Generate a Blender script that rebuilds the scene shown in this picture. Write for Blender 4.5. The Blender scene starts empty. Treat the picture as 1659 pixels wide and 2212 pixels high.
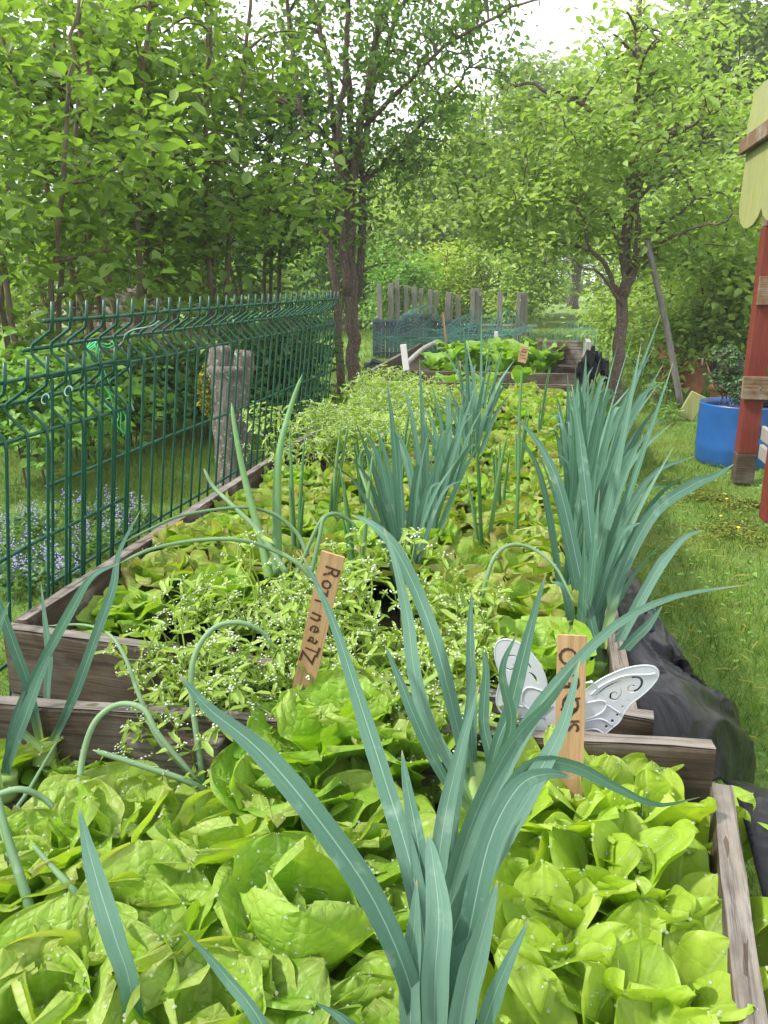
import bpy, math, random
import numpy as np
from mathutils import Vector, Matrix, noise as mnoise
random.seed(7); RNG = np.random.default_rng(11)
R = math.radians
C = bpy.context.scene.collection
SC = bpy.context.scene
H = 1.25                                   # eye height above the lawn
# ------------------------------------------------------------------ camera
FPX, CX, CY = 1750.0, 829.5, 1106.0        # focal length and centre in photo units (1659 x 2212)
PITCH = math.atan((CY - 612) / FPX); YAW = math.atan((1190 - CX) / math.hypot(FPX, CY - 612))
fh = np.array([-math.sin(YAW), math.cos(YAW), 0]); rt = np.array([math.cos(YAW), math.sin(YAW), 0]); zz = np.array([0, 0, 1.0])
fw = fh * math.cos(PITCH) - zz * math.sin(PITCH); up = fh * math.sin(PITCH) + zz * math.cos(PITCH)
cam_d = bpy.data.cameras.new('camera'); cam = bpy.data.objects.new('camera', cam_d); C.objects.link(cam)
cam_d.sensor_fit = 'VERTICAL'; cam_d.sensor_height = 24; cam_d.lens = 24 * FPX / 2212
cam_d.clip_start = 0.02; cam_d.clip_end = 500
cam.matrix_world = Matrix(((rt[0], up[0], -fw[0], 0), (rt[1], up[1], -fw[1], 0), (rt[2], up[2], -fw[2], H), (0, 0, 0, 1)))
SC.camera = cam
# ------------------------------------------------------------------ world, sun, exposure
SUN_EL, SUN_AZ = R(50), R(-112)             # azimuth from +Y towards +X; the light comes from the left
W = bpy.data.worlds.new('World'); SC.world = W; W.use_nodes = True
nt = W.node_tree; nt.nodes.clear()
wo = nt.nodes.new('ShaderNodeOutputWorld'); bg = nt.nodes.new('ShaderNodeBackground'); sky = nt.nodes.new('ShaderNodeTexSky')
sky.sky_type = 'NISHITA'; sky.sun_disc = False; sky.sun_elevation = SUN_EL; sky.sun_rotation = SUN_AZ
sky.dust_density = 4; sky.air_density = 1; sky.ozone_density = 1
cl = nt.nodes.new('ShaderNodeTexNoise'); cl.inputs['Scale'].default_value = 2.2; cl.inputs['Detail'].default_value = 6
tc = nt.nodes.new('ShaderNodeTexCoord'); nt.links.new(tc.outputs['Generated'], cl.inputs['Vector'])
cr = nt.nodes.new('ShaderNodeValToRGB'); cr.color_ramp.elements[0].position = .25; cr.color_ramp.elements[1].position = .5
cr.color_ramp.elements[0].color = (.72, .72, .72, 1); cr.color_ramp.elements[1].color = (.97, .97, .97, 1)
mx = nt.nodes.new('ShaderNodeMixRGB'); mx.inputs[2].default_value = (9.5, 9.7, 9.9, 1)      # thin bright cloud
nt.links.new(cl.outputs['Fac'], cr.inputs[0]); nt.links.new(cr.outputs[0], mx.inputs[0]); nt.links.new(sky.outputs[0], mx.inputs[1])
nt.links.new(mx.outputs[0], bg.inputs['Color']); bg.inputs['Strength'].default_value = 0.10
nt.links.new(bg.outputs[0], wo.inputs[0])
sd = bpy.data.lights.new('sun', 'SUN'); sd.energy = 3.0; sd.angle = R(5); sd.color = (1, .95, .86)
so = bpy.data.objects.new('sun', sd); C.objects.link(so)
sdir = Vector((math.sin(SUN_AZ) * math.cos(SUN_EL), math.cos(SUN_AZ) * math.cos(SUN_EL), math.sin(SUN_EL)))
so.rotation_euler = sdir.to_track_quat('Z', 'Y').to_euler()
SC.view_settings.view_transform = 'Standard'; SC.view_settings.look = 'None'; SC.view_settings.gamma = 1
SC.view_settings.exposure = 1.15
SC.render.engine = 'CYCLES'
SC.cycles.max_bounces = 8; SC.cycles.transmission_bounces = 6; SC.cycles.diffuse_bounces = 4

# ------------------------------------------------------------------ helpers
def ray(x, y): return fw * FPX + rt * (x - CX) + up * (CY - y)
def atz(x, y, h):
    d = ray(x, y); p = d * (-h / d[2]); return np.array([p[0], p[1], H + p[2]])
def atY(x, y, Y):
    d = ray(x, y); p = d * (Y / d[1]); return np.array([p[0], p[1], H + p[2]])

def tag(o, label=None, cat=None, group=None, kind=None):
    if label: o['label'] = label
    if cat: o['category'] = cat
    if group: o['group'] = group
    if kind: o['kind'] = kind
    return o
def thing(name, loc, label, cat, group=None, rz=0):
    o = bpy.data.objects.new(name, None); C.objects.link(o); o.location = loc; o.rotation_euler = (0, 0, rz); o.empty_display_size = .05
    return tag(o, label, cat, group)
def mesh_np(name, V, quads=None, tris=None, attrs=None, smooth=True):
    me = bpy.data.meshes.new(name); V = np.asarray(V, np.float32).reshape(-1, 3)
    q = np.asarray(quads if quads is not None else np.zeros((0, 4)), np.int32).reshape(-1, 4)
    t = np.asarray(tris if tris is not None else np.zeros((0, 3)), np.int32).reshape(-1, 3)
    me.vertices.add(len(V)); me.vertices.foreach_set('co', V.ravel())
    me.loops.add(q.size + t.size); me.loops.foreach_set('vertex_index', np.concatenate([q.ravel(), t.ravel()]))
    n = len(q) + len(t); me.polygons.add(n)
    st = np.concatenate([np.arange(len(q)) * 4, q.size + np.arange(len(t)) * 3]).astype(np.int32)
    me.polygons.foreach_set('loop_start', st)
    me.polygons.foreach_set('use_smooth', np.full(n, smooth))
    for k, v in (attrs or {}).items():
        a = me.attributes.new(k, 'FLOAT', 'POINT'); a.data.foreach_set('value', np.asarray(v, np.float32))
    me.update(calc_edges=True); me.validate(); return me
def link(name, me, mat, parent=None):
    o = bpy.data.objects.new(name, me); C.objects.link(o)
    if mat: me.materials.append(mat) if not len(me.materials) else None
    if parent is not None: o.parent = parent
    return o
class MB:
    def __init__(s): s.V = []; s.Q = []; s.T = []; s.A = {}; s.n = 0
    def add(s, V, Q=None, T=None, **attrs):
        V = np.asarray(V, float).reshape(-1, 3)
        if Q is not None and len(Q): s.Q.append(np.asarray(Q) + s.n)
        if T is not None and len(T): s.T.append(np.asarray(T) + s.n)
        for k, v in attrs.items():
            s.A.setdefault(k, []).append(np.broadcast_to(np.asarray(v, float), (len(V),)))
        s.V.append(V); s.n += len(V)
    def tube(s, P, r, n=6, cap=True, **attrs):
        P = np.asarray(P, float); k = len(P); r = np.broadcast_to(np.asarray(r, float), (k,))
        T = np.gradient(P, axis=0); T /= np.linalg.norm(T, axis=1)[:, None] + 1e-9
        ref = np.array([0, 0, 1.]) if abs(T[0][2]) < .8 else np.array([1., 0, 0])
        N = ref - T[0] * (ref @ T[0]); N /= np.linalg.norm(N); Ns = []
        for i in range(k):
            N = N - T[i] * (N @ T[i]); N /= np.linalg.norm(N) + 1e-9; Ns.append(N)
        Ns = np.array(Ns); B = np.cross(T, Ns); a = np.arange(n) * 2 * math.pi / n
        V = (P[:, None] + r[:, None, None] * (np.cos(a)[None, :, None] * Ns[:, None] + np.sin(a)[None, :, None] * B[:, None])).reshape(-1, 3)
        i = np.arange(k - 1)[:, None] * n; j = np.arange(n)[None]; j2 = (j + 1) % n
        Q = np.stack([i + j, i + j2, i + n + j2, i + n + j], -1).reshape(-1, 4); Tt = []
        if cap:
            V = np.vstack([V, P[0], P[-1]])
            for q in range(n): Tt += [[k * n, (q + 1) % n, q], [k * n + 1, (k - 1) * n + q, (k - 1) * n + (q + 1) % n]]
        s.add(V, Q, Tt, **attrs)
    def box(s, c, d, rot=None, bev=0, jit=0, **attrs):
        c = np.asarray(c, float); d = np.asarray(d, float) / 2; b = min(bev, min(d) * .9)
        if b <= 0: b = min(d) * .02
        V = []; idx = {}
        for sx in (-1, 1):
            for sy in (-1, 1):
                for sz in (-1, 1):
                    for ax in range(3):
                        p = np.array([sx, sy, sz]) * (d - b); p[ax] = (sx, sy, sz)[ax] * d[ax]
                        idx[(sx, sy, sz, ax)] = len(V); V.append(p)
        Q = []; T = []
        for ax in range(3):
            o = [k for k in range(3) if k != ax]
            for sg in (-1, 1):
                f = []
                for a, b2 in ((-1, -1), (1, -1), (1, 1), (-1, 1)):
                    k = [0, 0, 0]; k[ax] = sg; k[o[0]] = a; k[o[1]] = b2; f.append(idx[(*k, ax)])
                Q.append(f)
        for ax in range(3):                       # edges along ax
            o = [k for k in range(3) if k != ax]
            for a in (-1, 1):
                for b2 in (-1, 1):
                    k1 = [0, 0, 0]; k2 = [0, 0, 0]; k1[ax] = -1; k2[ax] = 1
                    for k in (k1, k2): k[o[0]] = a; k[o[1]] = b2
                    Q.append([idx[(*k1, o[0])], idx[(*k2, o[0])], idx[(*k2, o[1])], idx[(*k1, o[1])]])
        for sx in (-1, 1):
            for sy in (-1, 1):
                for sz in (-1, 1): T.append([idx[(sx, sy, sz, a)] for a in range(3)])
        V = np.array(V)
        # consistent outward winding
        def fix(F):
            out = []
            for f in F:
                p = V[f]; nn = np.cross(p[1] - p[0], p[2] - p[0]); out.append(list(f) if nn @ p.mean(0) >= 0 else list(f)[::-1])
            return out
        Q = fix(Q); T = fix(T)
        if rot is not None: V = V @ np.asarray(rot, float).T
        s.add(V + c + (RNG.normal(0, jit, V.shape) if jit else 0), Q, T, **attrs)
    def build(s, name, mat, parent=None, smooth=True):
        V = np.vstack(s.V); Q = np.vstack(s.Q) if s.Q else None; T = np.vstack(s.T) if s.T else None
        A = {k: np.concatenate(v) for k, v in s.A.items() if sum(len(x) for x in v) == len(V)}
        return link(name, mesh_np(name, V, Q, T, A, smooth), mat, parent)
def cat_rom(P, n=16):
    P = np.asarray(P, float); k = len(P)
    if k == 2: t = np.linspace(0, 1, n)[:, None]; return P[0] * (1 - t) + P[1] * t
    Q = np.vstack([2 * P[0] - P[1], P, 2 * P[-1] - P[-2]]); out = []
    for t in np.linspace(0, k - 1 - 1e-6, n):
        i = int(t); u = t - i; a, b, c, d = Q[i:i + 4]
        out.append(.5 * (2 * b + (c - a) * u + (2 * a - 5 * b + 4 * c - d) * u * u + (3 * b - a - 3 * c + d) * u ** 3))
    return np.array(out)
def rotz(a): c, s = math.cos(a), math.sin(a); return np.array([[c, -s, 0], [s, c, 0], [0, 0, 1.]])
def dup(o, parent=None):
    c = o.copy(); C.objects.link(c)
    if parent is not None: c.parent = parent
    for ch in list(o.children): dup(ch, c)
    return c

# ------------------------------------------------------------------ materials
def nmat(name):
    m = bpy.data.materials.new(name); m.use_nodes = True; n = m.node_tree; n.nodes.clear()
    o = n.nodes.new('ShaderNodeOutputMaterial'); p = n.nodes.new('ShaderNodeBsdfPrincipled'); n.links.new(p.outputs[0], o.inputs[0])
    return m, n, p, o
def N(n, t, **kw):
    x = n.nodes.new(t)
    for k, v in kw.items():
        if k in x.inputs.keys(): x.inputs[k].default_value = v
        else: setattr(x, k, v)
    return x
def ramp(n, src, stops):
    r = n.nodes.new('ShaderNodeValToRGB'); e = r.color_ramp.elements
    while len(e) < len(stops): e.new(.5)
    for i, (p, c) in enumerate(stops): e[i].position = p; e[i].color = (*c, 1)
    if src: n.links.new(src, r.inputs[0])
    return r.outputs[0]
def mixc(n, f, a, b, mode='MIX'):
    m = n.nodes.new('ShaderNodeMixRGB'); m.blend_type = mode
    for i, v in ((0, f), (1, a), (2, b)):
        if hasattr(v, 'default_value') or hasattr(v, 'is_linked'): n.links.new(v, m.inputs[i])
        else: m.inputs[i].default_value = v if i == 0 else (*v, 1)
    return m.outputs[0]
def mathn(n, op, a, b=0.0, clamp=False):
    m = n.nodes.new('ShaderNodeMath'); m.operation = op; m.use_clamp = clamp
    for i, v in ((0, a), (1, b)):
        if isinstance(v, (int, float)): m.inputs[i].default_value = v
        else: n.links.new(v, m.inputs[i])
    return m.outputs[0]
def attr(n, k): a = n.nodes.new('ShaderNodeAttribute'); a.attribute_name = k; return a.outputs['Fac']
def noise(n, scale, detail=4, vec=None, rough=.55):
    x = N(n, 'ShaderNodeTexNoise'); x.inputs['Scale'].default_value = scale; x.inputs['Detail'].default_value = detail; x.inputs['Roughness'].default_value = rough
    if vec: n.links.new(vec, x.inputs['Vector'])
    return x.outputs['Fac']
def bump(n, p, h, strength, dist=.01):
    b = N(n, 'ShaderNodeBump'); b.inputs['Strength'].default_value = strength; b.inputs['Distance'].default_value = dist
    n.links.new(h, b.inputs['Height']); n.links.new(b.outputs[0], p.inputs['Normal']); return b
def add_trans(n, p, o, col, fac, gain=(1.25, 1.35, .55)):
    t = n.nodes.new('ShaderNodeBsdfTranslucent'); g = mixc(n, 1.0, col, gain, 'MULTIPLY'); n.links.new(g, t.inputs[0])
    m = n.nodes.new('ShaderNodeMixShader'); m.inputs[0].default_value = fac
    n.links.new(p.outputs[0], m.inputs[1]); n.links.new(t.outputs[0], m.inputs[2]); n.links.new(m.outputs[0], o.inputs[0])
def objvec(n, scale=(1, 1, 1), kind='Object'):
    t = n.nodes.new('ShaderNodeTexCoord'); m = n.nodes.new('ShaderNodeMapping'); m.inputs['Scale'].default_value = scale
    n.links.new(t.outputs[kind], m.inputs[0]); return m.outputs[0]

def leaf_mat(name, a, b, c, fac=.4, rough=.5, gain=(1.25, 1.35, .55), spec=.4):
    m, n, p, o = nmat(name)
    col = ramp(n, attr(n, 'rnd'), [(0, a), (.55, b), (1, c)])
    nz = noise(n, .9, 2, objvec(n)); col = mixc(n, mathn(n, 'MULTIPLY', nz, .55), col, b)
    n.links.new(col, p.inputs['Base Color']); p.inputs['Roughness'].default_value = rough; p.inputs['Specular IOR Level'].default_value = spec
    add_trans(n, p, o, col, fac, gain); return m
M = {}
M['hazel'] = leaf_mat('hazel_leaf', (.08, .14, .03), (.16, .26, .05), (.29, .40, .09), .55)
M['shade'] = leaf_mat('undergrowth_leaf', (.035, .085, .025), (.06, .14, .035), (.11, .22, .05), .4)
M['prunus'] = leaf_mat('cherry_leaf', (.08, .15, .04), (.14, .25, .06), (.24, .36, .10), .45)
M['pear'] = leaf_mat('fruit_leaf', (.17, .28, .06), (.29, .42, .11), (.46, .56, .22), .5, gain=(1.2, 1.25, .6))
M['far'] = leaf_mat('far_leaf', (.16, .26, .05), (.27, .39, .09), (.40, .50, .16), .48, gain=(1.2, 1.25, .55))
M['far2'] = leaf_mat('far_leaf_dark', (.12, .19, .06), (.20, .29, .09), (.32, .42, .17), .45, gain=(1.2, 1.25, .65))
M['gold'] = leaf_mat('golden_leaf', (.22, .32, .04), (.34, .46, .06), (.48, .58, .12), .4)
M['weed'] = leaf_mat('weed_leaf', (.10, .22, .04), (.17, .33, .06), (.28, .45, .10), .4)
M['salad'] = leaf_mat('corn_salad_leaf', (.15, .26, .035), (.25, .37, .06), (.38, .49, .13), .38)
M['mossleaf'] = leaf_mat('moss_leaf', (.08, .12, .012), (.14, .18, .018), (.22, .24, .03), .2)
M['dark'] = leaf_mat('evergreen_leaf', (.04, .09, .04), (.07, .14, .06), (.12, .2, .09), .3)
def grass_mat():
    m, n, p, o = nmat('grass_blade')
    col = ramp(n, attr(n, 'rnd'), [(0, (.05, .115, .012)), (.5, (.10, .195, .02)), (.93, (.17, .28, .04)), (1, (.38, .36, .12))])
    nz = noise(n, .8, 3, objvec(n)); col = mixc(n, ramp(n, nz, [(.42, (0, 0, 0)), (.62, (1, 1, 1))]), col, mixc(n, .6, col, (.17, .20, .015)))
    n.links.new(col, p.inputs['Base Color']); p.inputs['Roughness'].default_value = .6; p.inputs['Specular IOR Level'].default_value = .15
    add_trans(n, p, o, col, .35); return m
M['grass'] = grass_mat()
def ground_mat():
    m, n, p, o = nmat('lawn_turf'); v = objvec(n)
    f = noise(n, 90, 6, v, .7); c = noise(n, 1.3, 4, v); s = noise(n, 14, 5, v, .7)
    g = ramp(n, f, [(.3, (.05, .10, .012)), (.5, (.12, .22, .028)), (.7, (.2, .33, .05))])
    moss = ramp(n, s, [(.3, (.10, .13, .02)), (.7, (.22, .25, .03))])
    g = mixc(n, ramp(n, c, [(.5, (0, 0, 0)), (.68, (.8, .8, .8))]), g, moss)
    g = mixc(n, ramp(n, noise(n, 3.1, 5, v), [(.6, (0, 0, 0)), (.72, (.55, .55, .55))]), g, (.09, .065, .035))
    n.links.new(g, p.inputs['Base Color']); p.inputs['Roughness'].default_value = .9; bump(n, p, f, .8, .03); return m
M['ground'] = ground_mat()
def soil_mat():
    m, n, p, o = nmat('soil'); v = objvec(n); f = noise(n, 60, 8, v, .75)
    n.links.new(ramp(n, f, [(.3, (.012, .009, .006)), (.7, (.07, .048, .03))]), p.inputs['Base Color']); p.inputs['Roughness'].default_value = .95; bump(n, p, f, 1, .02); return m
M['soil'] = soil_mat()
def moss_mat():
    m, n, p, o = nmat('moss'); v = objvec(n); f = noise(n, 120, 6, v, .7)
    n.links.new(ramp(n, f, [(.3, (.12, .13, .01)), (.7, (.36, .34, .03))]), p.inputs['Base Color']); p.inputs['Roughness'].default_value = 1; bump(n, p, f, 1, .01); return m
M['moss'] = moss_mat()
def wood_mat(name, dark, mid, light, grey=.5, axis=0, rough=.8, greycol=(.40, .37, .33), stain=None):
    """weathered board: grain along the object's local axis, lighter where rain bleaches the upward side grain"""
    m, n, p, o = nmat(name); s = [34, 34, 34]; s[axis] = 2.2; v = objvec(n, s)
    g = noise(n, 1.5, 8, v, .7); s2 = [150, 150, 150]; s2[axis] = 5; g2 = noise(n, 1.0, 5, objvec(n, s2), .7)
    col = ramp(n, g, [(.25, dark), (.5, mid), (.75, light)])
    blot = noise(n, 9, 5, objvec(n), .65)
    col = mixc(n, ramp(n, blot, [(.5 - grey * .25, (0, 0, 0)), (.75 - grey * .2, (.75, .75, .75))]), col, mixc(n, g2, (greycol[0] * .55, greycol[1] * .55, greycol[2] * .55), greycol))
    col = mixc(n, ramp(n, g2, [(.36, (.75, .75, .75)), (.5, (0, 0, 0))]), col, dark)
    if stain: col = mixc(n, ramp(n, noise(n, 4, 3, objvec(n)), [(.5, (0, 0, 0)), (.7, (.6, .6, .6))]), col, stain)
    n.links.new(col, p.inputs['Base Color']); p.inputs['Roughness'].default_value = rough; p.inputs['Specular IOR Level'].default_value = .25
    bump(n, p, mixc(n, .5, g, g2), .7, .004); return m
M['board'] = wood_mat('bed_board', (.028, .02, .013), (.065, .046, .03), (.12, .09, .06), .3, greycol=(.16, .145, .12))
M['board_worn'] = wood_mat('board_worn_edge', (.035, .028, .022), (.12, .10, .08), (.22, .195, .165), .7, greycol=(.28, .26, .235))
M['board_dark'] = wood_mat('board_dark', (.025, .018, .014), (.06, .04, .028), (.12, .08, .055), .15)
M['marker'] = wood_mat('marker_wood', (.25, .15, .07), (.38, .24, .13), (.50, .35, .21), 0, axis=2, rough=.6, greycol=(.42, .28, .15))
M['grey_wood'] = wood_mat('grey_wood', (.12, .12, .11), (.25, .25, .24), (.42, .42, .40), .8, axis=2)
M['picket_wood'] = wood_mat('picket_wood', (.07, .065, .055), (.14, .13, .115), (.24, .225, .2), .5, axis=2, greycol=(.24, .235, .22))
M['brown_wood'] = wood_mat('brown_wood', (.08, .045, .022), (.16, .095, .05), (.25, .16, .09), .1, axis=0)
M['brown_wood_z'] = wood_mat('brown_wood_upright', (.08, .045, .022), (.16, .095, .05), (.25, .16, .09), .1, axis=2)
M['red_wood'] = wood_mat('red_stained_wood', (.10, .018, .012), (.155, .028, .018), (.20, .045, .03), 0, axis=2, rough=.6, greycol=(.19, .05, .035))
M['yellow_wood'] = wood_mat('yellow_stained_wood', (.17, .19, .06), (.27, .29, .10), (.36, .38, .17), .05, axis=2, rough=.55, greycol=(.38, .38, .22), stain=(.22, .24, .14))
def bark_mat(name, dark, mid, light, lich=0.0, lcol=(.5, .52, .42), sc=1.0):
    m, n, p, o = nmat(name); v = objvec(n, (16 * sc, 16 * sc, 4 * sc)); g = noise(n, 1.6, 8, v, .7)
    col = ramp(n, g, [(.3, dark), (.5, mid), (.75, light)])
    if lich: col = mixc(n, ramp(n, noise(n, 26 * sc, 4, objvec(n), .6), [(.62 - lich * .15, (0, 0, 0)), (.68 - lich * .1, (1, 1, 1))]), col, lcol)
    n.links.new(col, p.inputs['Base Color']); p.inputs['Roughness'].default_value = .9; bump(n, p, g, 1, .02); return m
M['bark'] = bark_mat('bark', (.03, .024, .02), (.07, .055, .045), (.15, .13, .11), .25)
M['bark_cherry'] = bark_mat('bark_cherry', (.05, .035, .03), (.12, .08, .065), (.22, .17, .14), .2, (.34, .35, .31), 3)
M['bark_thin'] = bark_mat('bark_thin', (.05, .04, .025), (.12, .09, .055), (.2, .17, .11))
M['stump'] = bark_mat('stump_bark', (.05, .042, .036), (.11, .095, .08), (.20, .18, .155), .3, (.33, .33, .29), 2)
def simple(name, col, rough=.5, metal=0, spec=.5, var=.15, sc=20, bmp=0):
    m, n, p, o = nmat(name); v = noise(n, sc, 5, objvec(n))
    d = tuple(c * (1 - var) for c in col); l = tuple(min(1, c * (1 + var)) for c in col)
    n.links.new(ramp(n, v, [(.3, d), (.7, l)]), p.inputs['Base Color']); p.inputs['Roughness'].default_value = rough; p.inputs['Metallic'].default_value = metal
    p.inputs['Specular IOR Level'].default_value = spec
    if bmp: bump(n, p, v, bmp, .01)
    return m
M['wire'] = simple('green_wire', (.005, .058, .036), .38, spec=.35)
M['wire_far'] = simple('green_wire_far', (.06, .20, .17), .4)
M['white'] = simple('white_enamel', (.44, .46, .52), .35, var=.06, sc=30)
M['blue'] = simple('blue_plastic', (.014, .085, .27), .4, var=.2, sc=6)
M['barrel_dirt'] = simple('barrel_mud', (.10, .11, .10), .9, var=.4, sc=25)
M['teal'] = simple('dark_green_plastic', (.03, .055, .075), .5, var=.3)
M['terra'] = simple('terracotta', (.30, .12, .06), .8, var=.3, sc=12)
M['ink'] = simple('burnt_lettering', (.055, .022, .012), .8, var=.3)
M['flower'] = simple('white_petals', (.58, .64, .50), .6, var=.05)
M['lilac'] = simple('lilac_petals', (.22, .18, .47), .6, var=.3)
M['yellowflower'] = simple('yellow_petals', (.75, .55, .03), .6)
M['string'] = simple('green_twine', (.05, .42, .16), .6)
M['tape'] = simple('pale_tape', (.14, .26, .22), .5)
M['steel'] = simple('steel', (.22, .24, .26), .4, .8)
M['wall_pale'] = simple('pale_wall', (.5, .5, .48), .8, var=.1, sc=3)
M['roof_grey'] = simple('grey_roof', (.22, .22, .24), .7, var=.2, sc=5)
M['concrete'] = simple('concrete', (.32, .31, .28), .85, var=.3, sc=14, bmp=.4)
def drop_mat():
    m, n, p, o = nmat('water'); p.inputs['Base Color'].default_value = (.95, 1, .95, 1); p.inputs['Roughness'].default_value = .02
    p.inputs['IOR'].default_value = 1.33; p.inputs['Transmission Weight'].default_value = .85; return m
M['drop'] = drop_mat()
def plastic_mat():
    m, n, p, o = nmat('black_sheeting'); v = objvec(n); a = noise(n, 9, 6, v, .6); w = noise(n, 40, 4, v, .6)
    n.links.new(ramp(n, a, [(.4, (.004, .004, .006)), (.62, (.009, .009, .013)), (.8, (.03, .03, .038))]), p.inputs['Base Color'])
    n.links.new(ramp(n, w, [(.3, (.30, .30, .30)), (.7, (.40, .40, .40))]), p.inputs['Roughness']); p.inputs['Specular IOR Level'].default_value = .13
    wc = N(n, 'ShaderNodeTexNoise'); wc.inputs['Scale'].default_value = 7; n.links.new(v, wc.inputs['Vector']); mm = n.nodes.new('ShaderNodeMixRGB'); mm.blend_type = 'ADD'; mm.inputs[0].default_value = .12; n.links.new(v, mm.inputs[1]); n.links.new(wc.outputs['Color'], mm.inputs[2])
    vc = N(n, 'ShaderNodeTexVoronoi'); vc.feature = 'DISTANCE_TO_EDGE'; vc.inputs['Scale'].default_value = 13; n.links.new(mm.outputs[0], vc.inputs['Vector'])
    vd = N(n, 'ShaderNodeTexVoronoi'); vd.feature = 'DISTANCE_TO_EDGE'; vd.inputs['Scale'].default_value = 34; n.links.new(mm.outputs[0], vd.inputs['Vector'])
    hh_ = mathn(n, 'ADD', ramp(n, vc.outputs['Distance'], [(0, (1, 1, 1)), (.25, (0, 0, 0))]), mathn(n, 'MULTIPLY', ramp(n, vd.outputs['Distance'], [(0, (1, 1, 1)), (.3, (0, 0, 0))]), .3)); bump(n, p, hh_, .22, .006); return m
M['sheet'] = plastic_mat()
def lettuce_mat(name, deep, mid, pale, brown, bfac=1.0, tr=.45, bl=.42):
    m, n, p, o = nmat(name)
    v = attr(n, 'v'); u = attr(n, 'u'); e = attr(n, 'edge'); r = attr(n, 'rnd')
    cv = n.nodes.new('ShaderNodeCombineXYZ'); n.links.new(u, cv.inputs[0]); n.links.new(v, cv.inputs[1]); n.links.new(r, cv.inputs[2])
    vo = N(n, 'ShaderNodeTexVoronoi'); vo.feature = 'DISTANCE_TO_EDGE'; vo.inputs['Scale'].default_value = 75.0
    wn = N(n, 'ShaderNodeTexNoise'); wn.inputs['Scale'].default_value = 4; n.links.new(cv.outputs[0], wn.inputs['Vector'])
    ov = objvec(n); wn2 = N(n, 'ShaderNodeTexNoise'); wn2.inputs['Scale'].default_value = 60; n.links.new(ov, wn2.inputs['Vector']); wv = n.nodes.new('ShaderNodeMixRGB'); wv.blend_type = 'ADD'; wv.inputs[0].default_value = .012; n.links.new(ov, wv.inputs[1]); n.links.new(wn2.outputs['Color'], wv.inputs[2]); n.links.new(wv.outputs[0], vo.inputs['Vector'])
    cell = ramp(n, vo.outputs['Distance'], [(0, (0, 0, 0)), (.15, (.45, .45, .45)), (.35, (.8, .8, .8)), (.7, (1, 1, 1))])
    au = mathn(n, 'ABSOLUTE', u)
    # branching side veins: stripes at a slant on either side of the midrib
    st = mathn(n, 'SINE', mathn(n, 'MULTIPLY', mathn(n, 'SUBTRACT', v, mathn(n, 'MULTIPLY', au, .38)), 34.0))
    vein = ramp(n, mathn(n, 'ADD', st, mathn(n, 'MULTIPLY', wn.outputs['Fac'], .25)), [(1.0, (0, 0, 0)), (1.16, (1, 1, 1))])
    rib = ramp(n, mathn(n, 'ADD', au, mathn(n, 'MULTIPLY', v, .04)), [(.035, (1, 1, 1)), (.11, (0, 0, 0))])
    ob = noise(n, 14, 4, objvec(n))
    col = ramp(n, mathn(n, 'ADD', mathn(n, 'MULTIPLY', r, .55), mathn(n, 'MULTIPLY', ob, .45)), [(.2, deep), (.5, mid), (.85, pale)])
    veinc = mixc(n, .5, col, (.62, .75, .34))
    col = mixc(n, mathn(n, 'MULTIPLY', rib, .5), col, veinc); col = mixc(n, mathn(n, 'MULTIPLY', vein, .12), col, veinc); col = mixc(n, mathn(n, 'MULTIPLY', mathn(n, 'SUBTRACT', 1.0, cell), .22), col, deep)
    bn = noise(n, 17, 4, objvec(n), .6)
    bf = mathn(n, 'MULTIPLY', mathn(n, 'ADD', mathn(n, 'MULTIPLY', e, .55), mathn(n, 'SUBTRACT', mathn(n, 'MULTIPLY', bn, 1.8), 1.05)), 1.5, True)
    bf = mathn(n, 'MULTIPLY', bf, bfac); col = mixc(n, bf, col, brown)
    n.links.new(col, p.inputs['Base Color']); p.inputs['Roughness'].default_value = .42; p.inputs['Specular IOR Level'].default_value = .3
    hgt = mathn(n, 'SUBTRACT', cell, mathn(n, 'MULTIPLY', rib, .8)); bump(n, p, hgt, bl, .0035)
    add_trans(n, p, o, col, tr, (1.3, 1.3, .35)); return m
M['lettuce'] = lettuce_mat('butterhead_leaf', (.16, .30, .022), (.28, .43, .05), (.43, .55, .15), (.34, .19, .14), .7, .45)
M['lettuce_bronze'] = lettuce_mat('near_butterhead_leaf', (.15, .30, .022), (.27, .43, .05), (.42, .55, .15), (.36, .25, .16), .4, .45)
M['lettuce_green'] = lettuce_mat('green_lettuce_leaf', (.13, .30, .02), (.24, .42, .04), (.38, .54, .12), (.36, .29, .13), .35, .45)
M['broad'] = lettuce_mat('broad_green_leaf', (.12, .26, .03), (.20, .37, .06), (.30, .47, .11), (.2, .25, .06), .1, .4)
M['romaine'] = lettuce_mat('pale_lettuce_leaf', (.21, .37, .025), (.33, .48, .05), (.46, .59, .13), (.45, .38, .16), .12, .45, .2)
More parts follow.
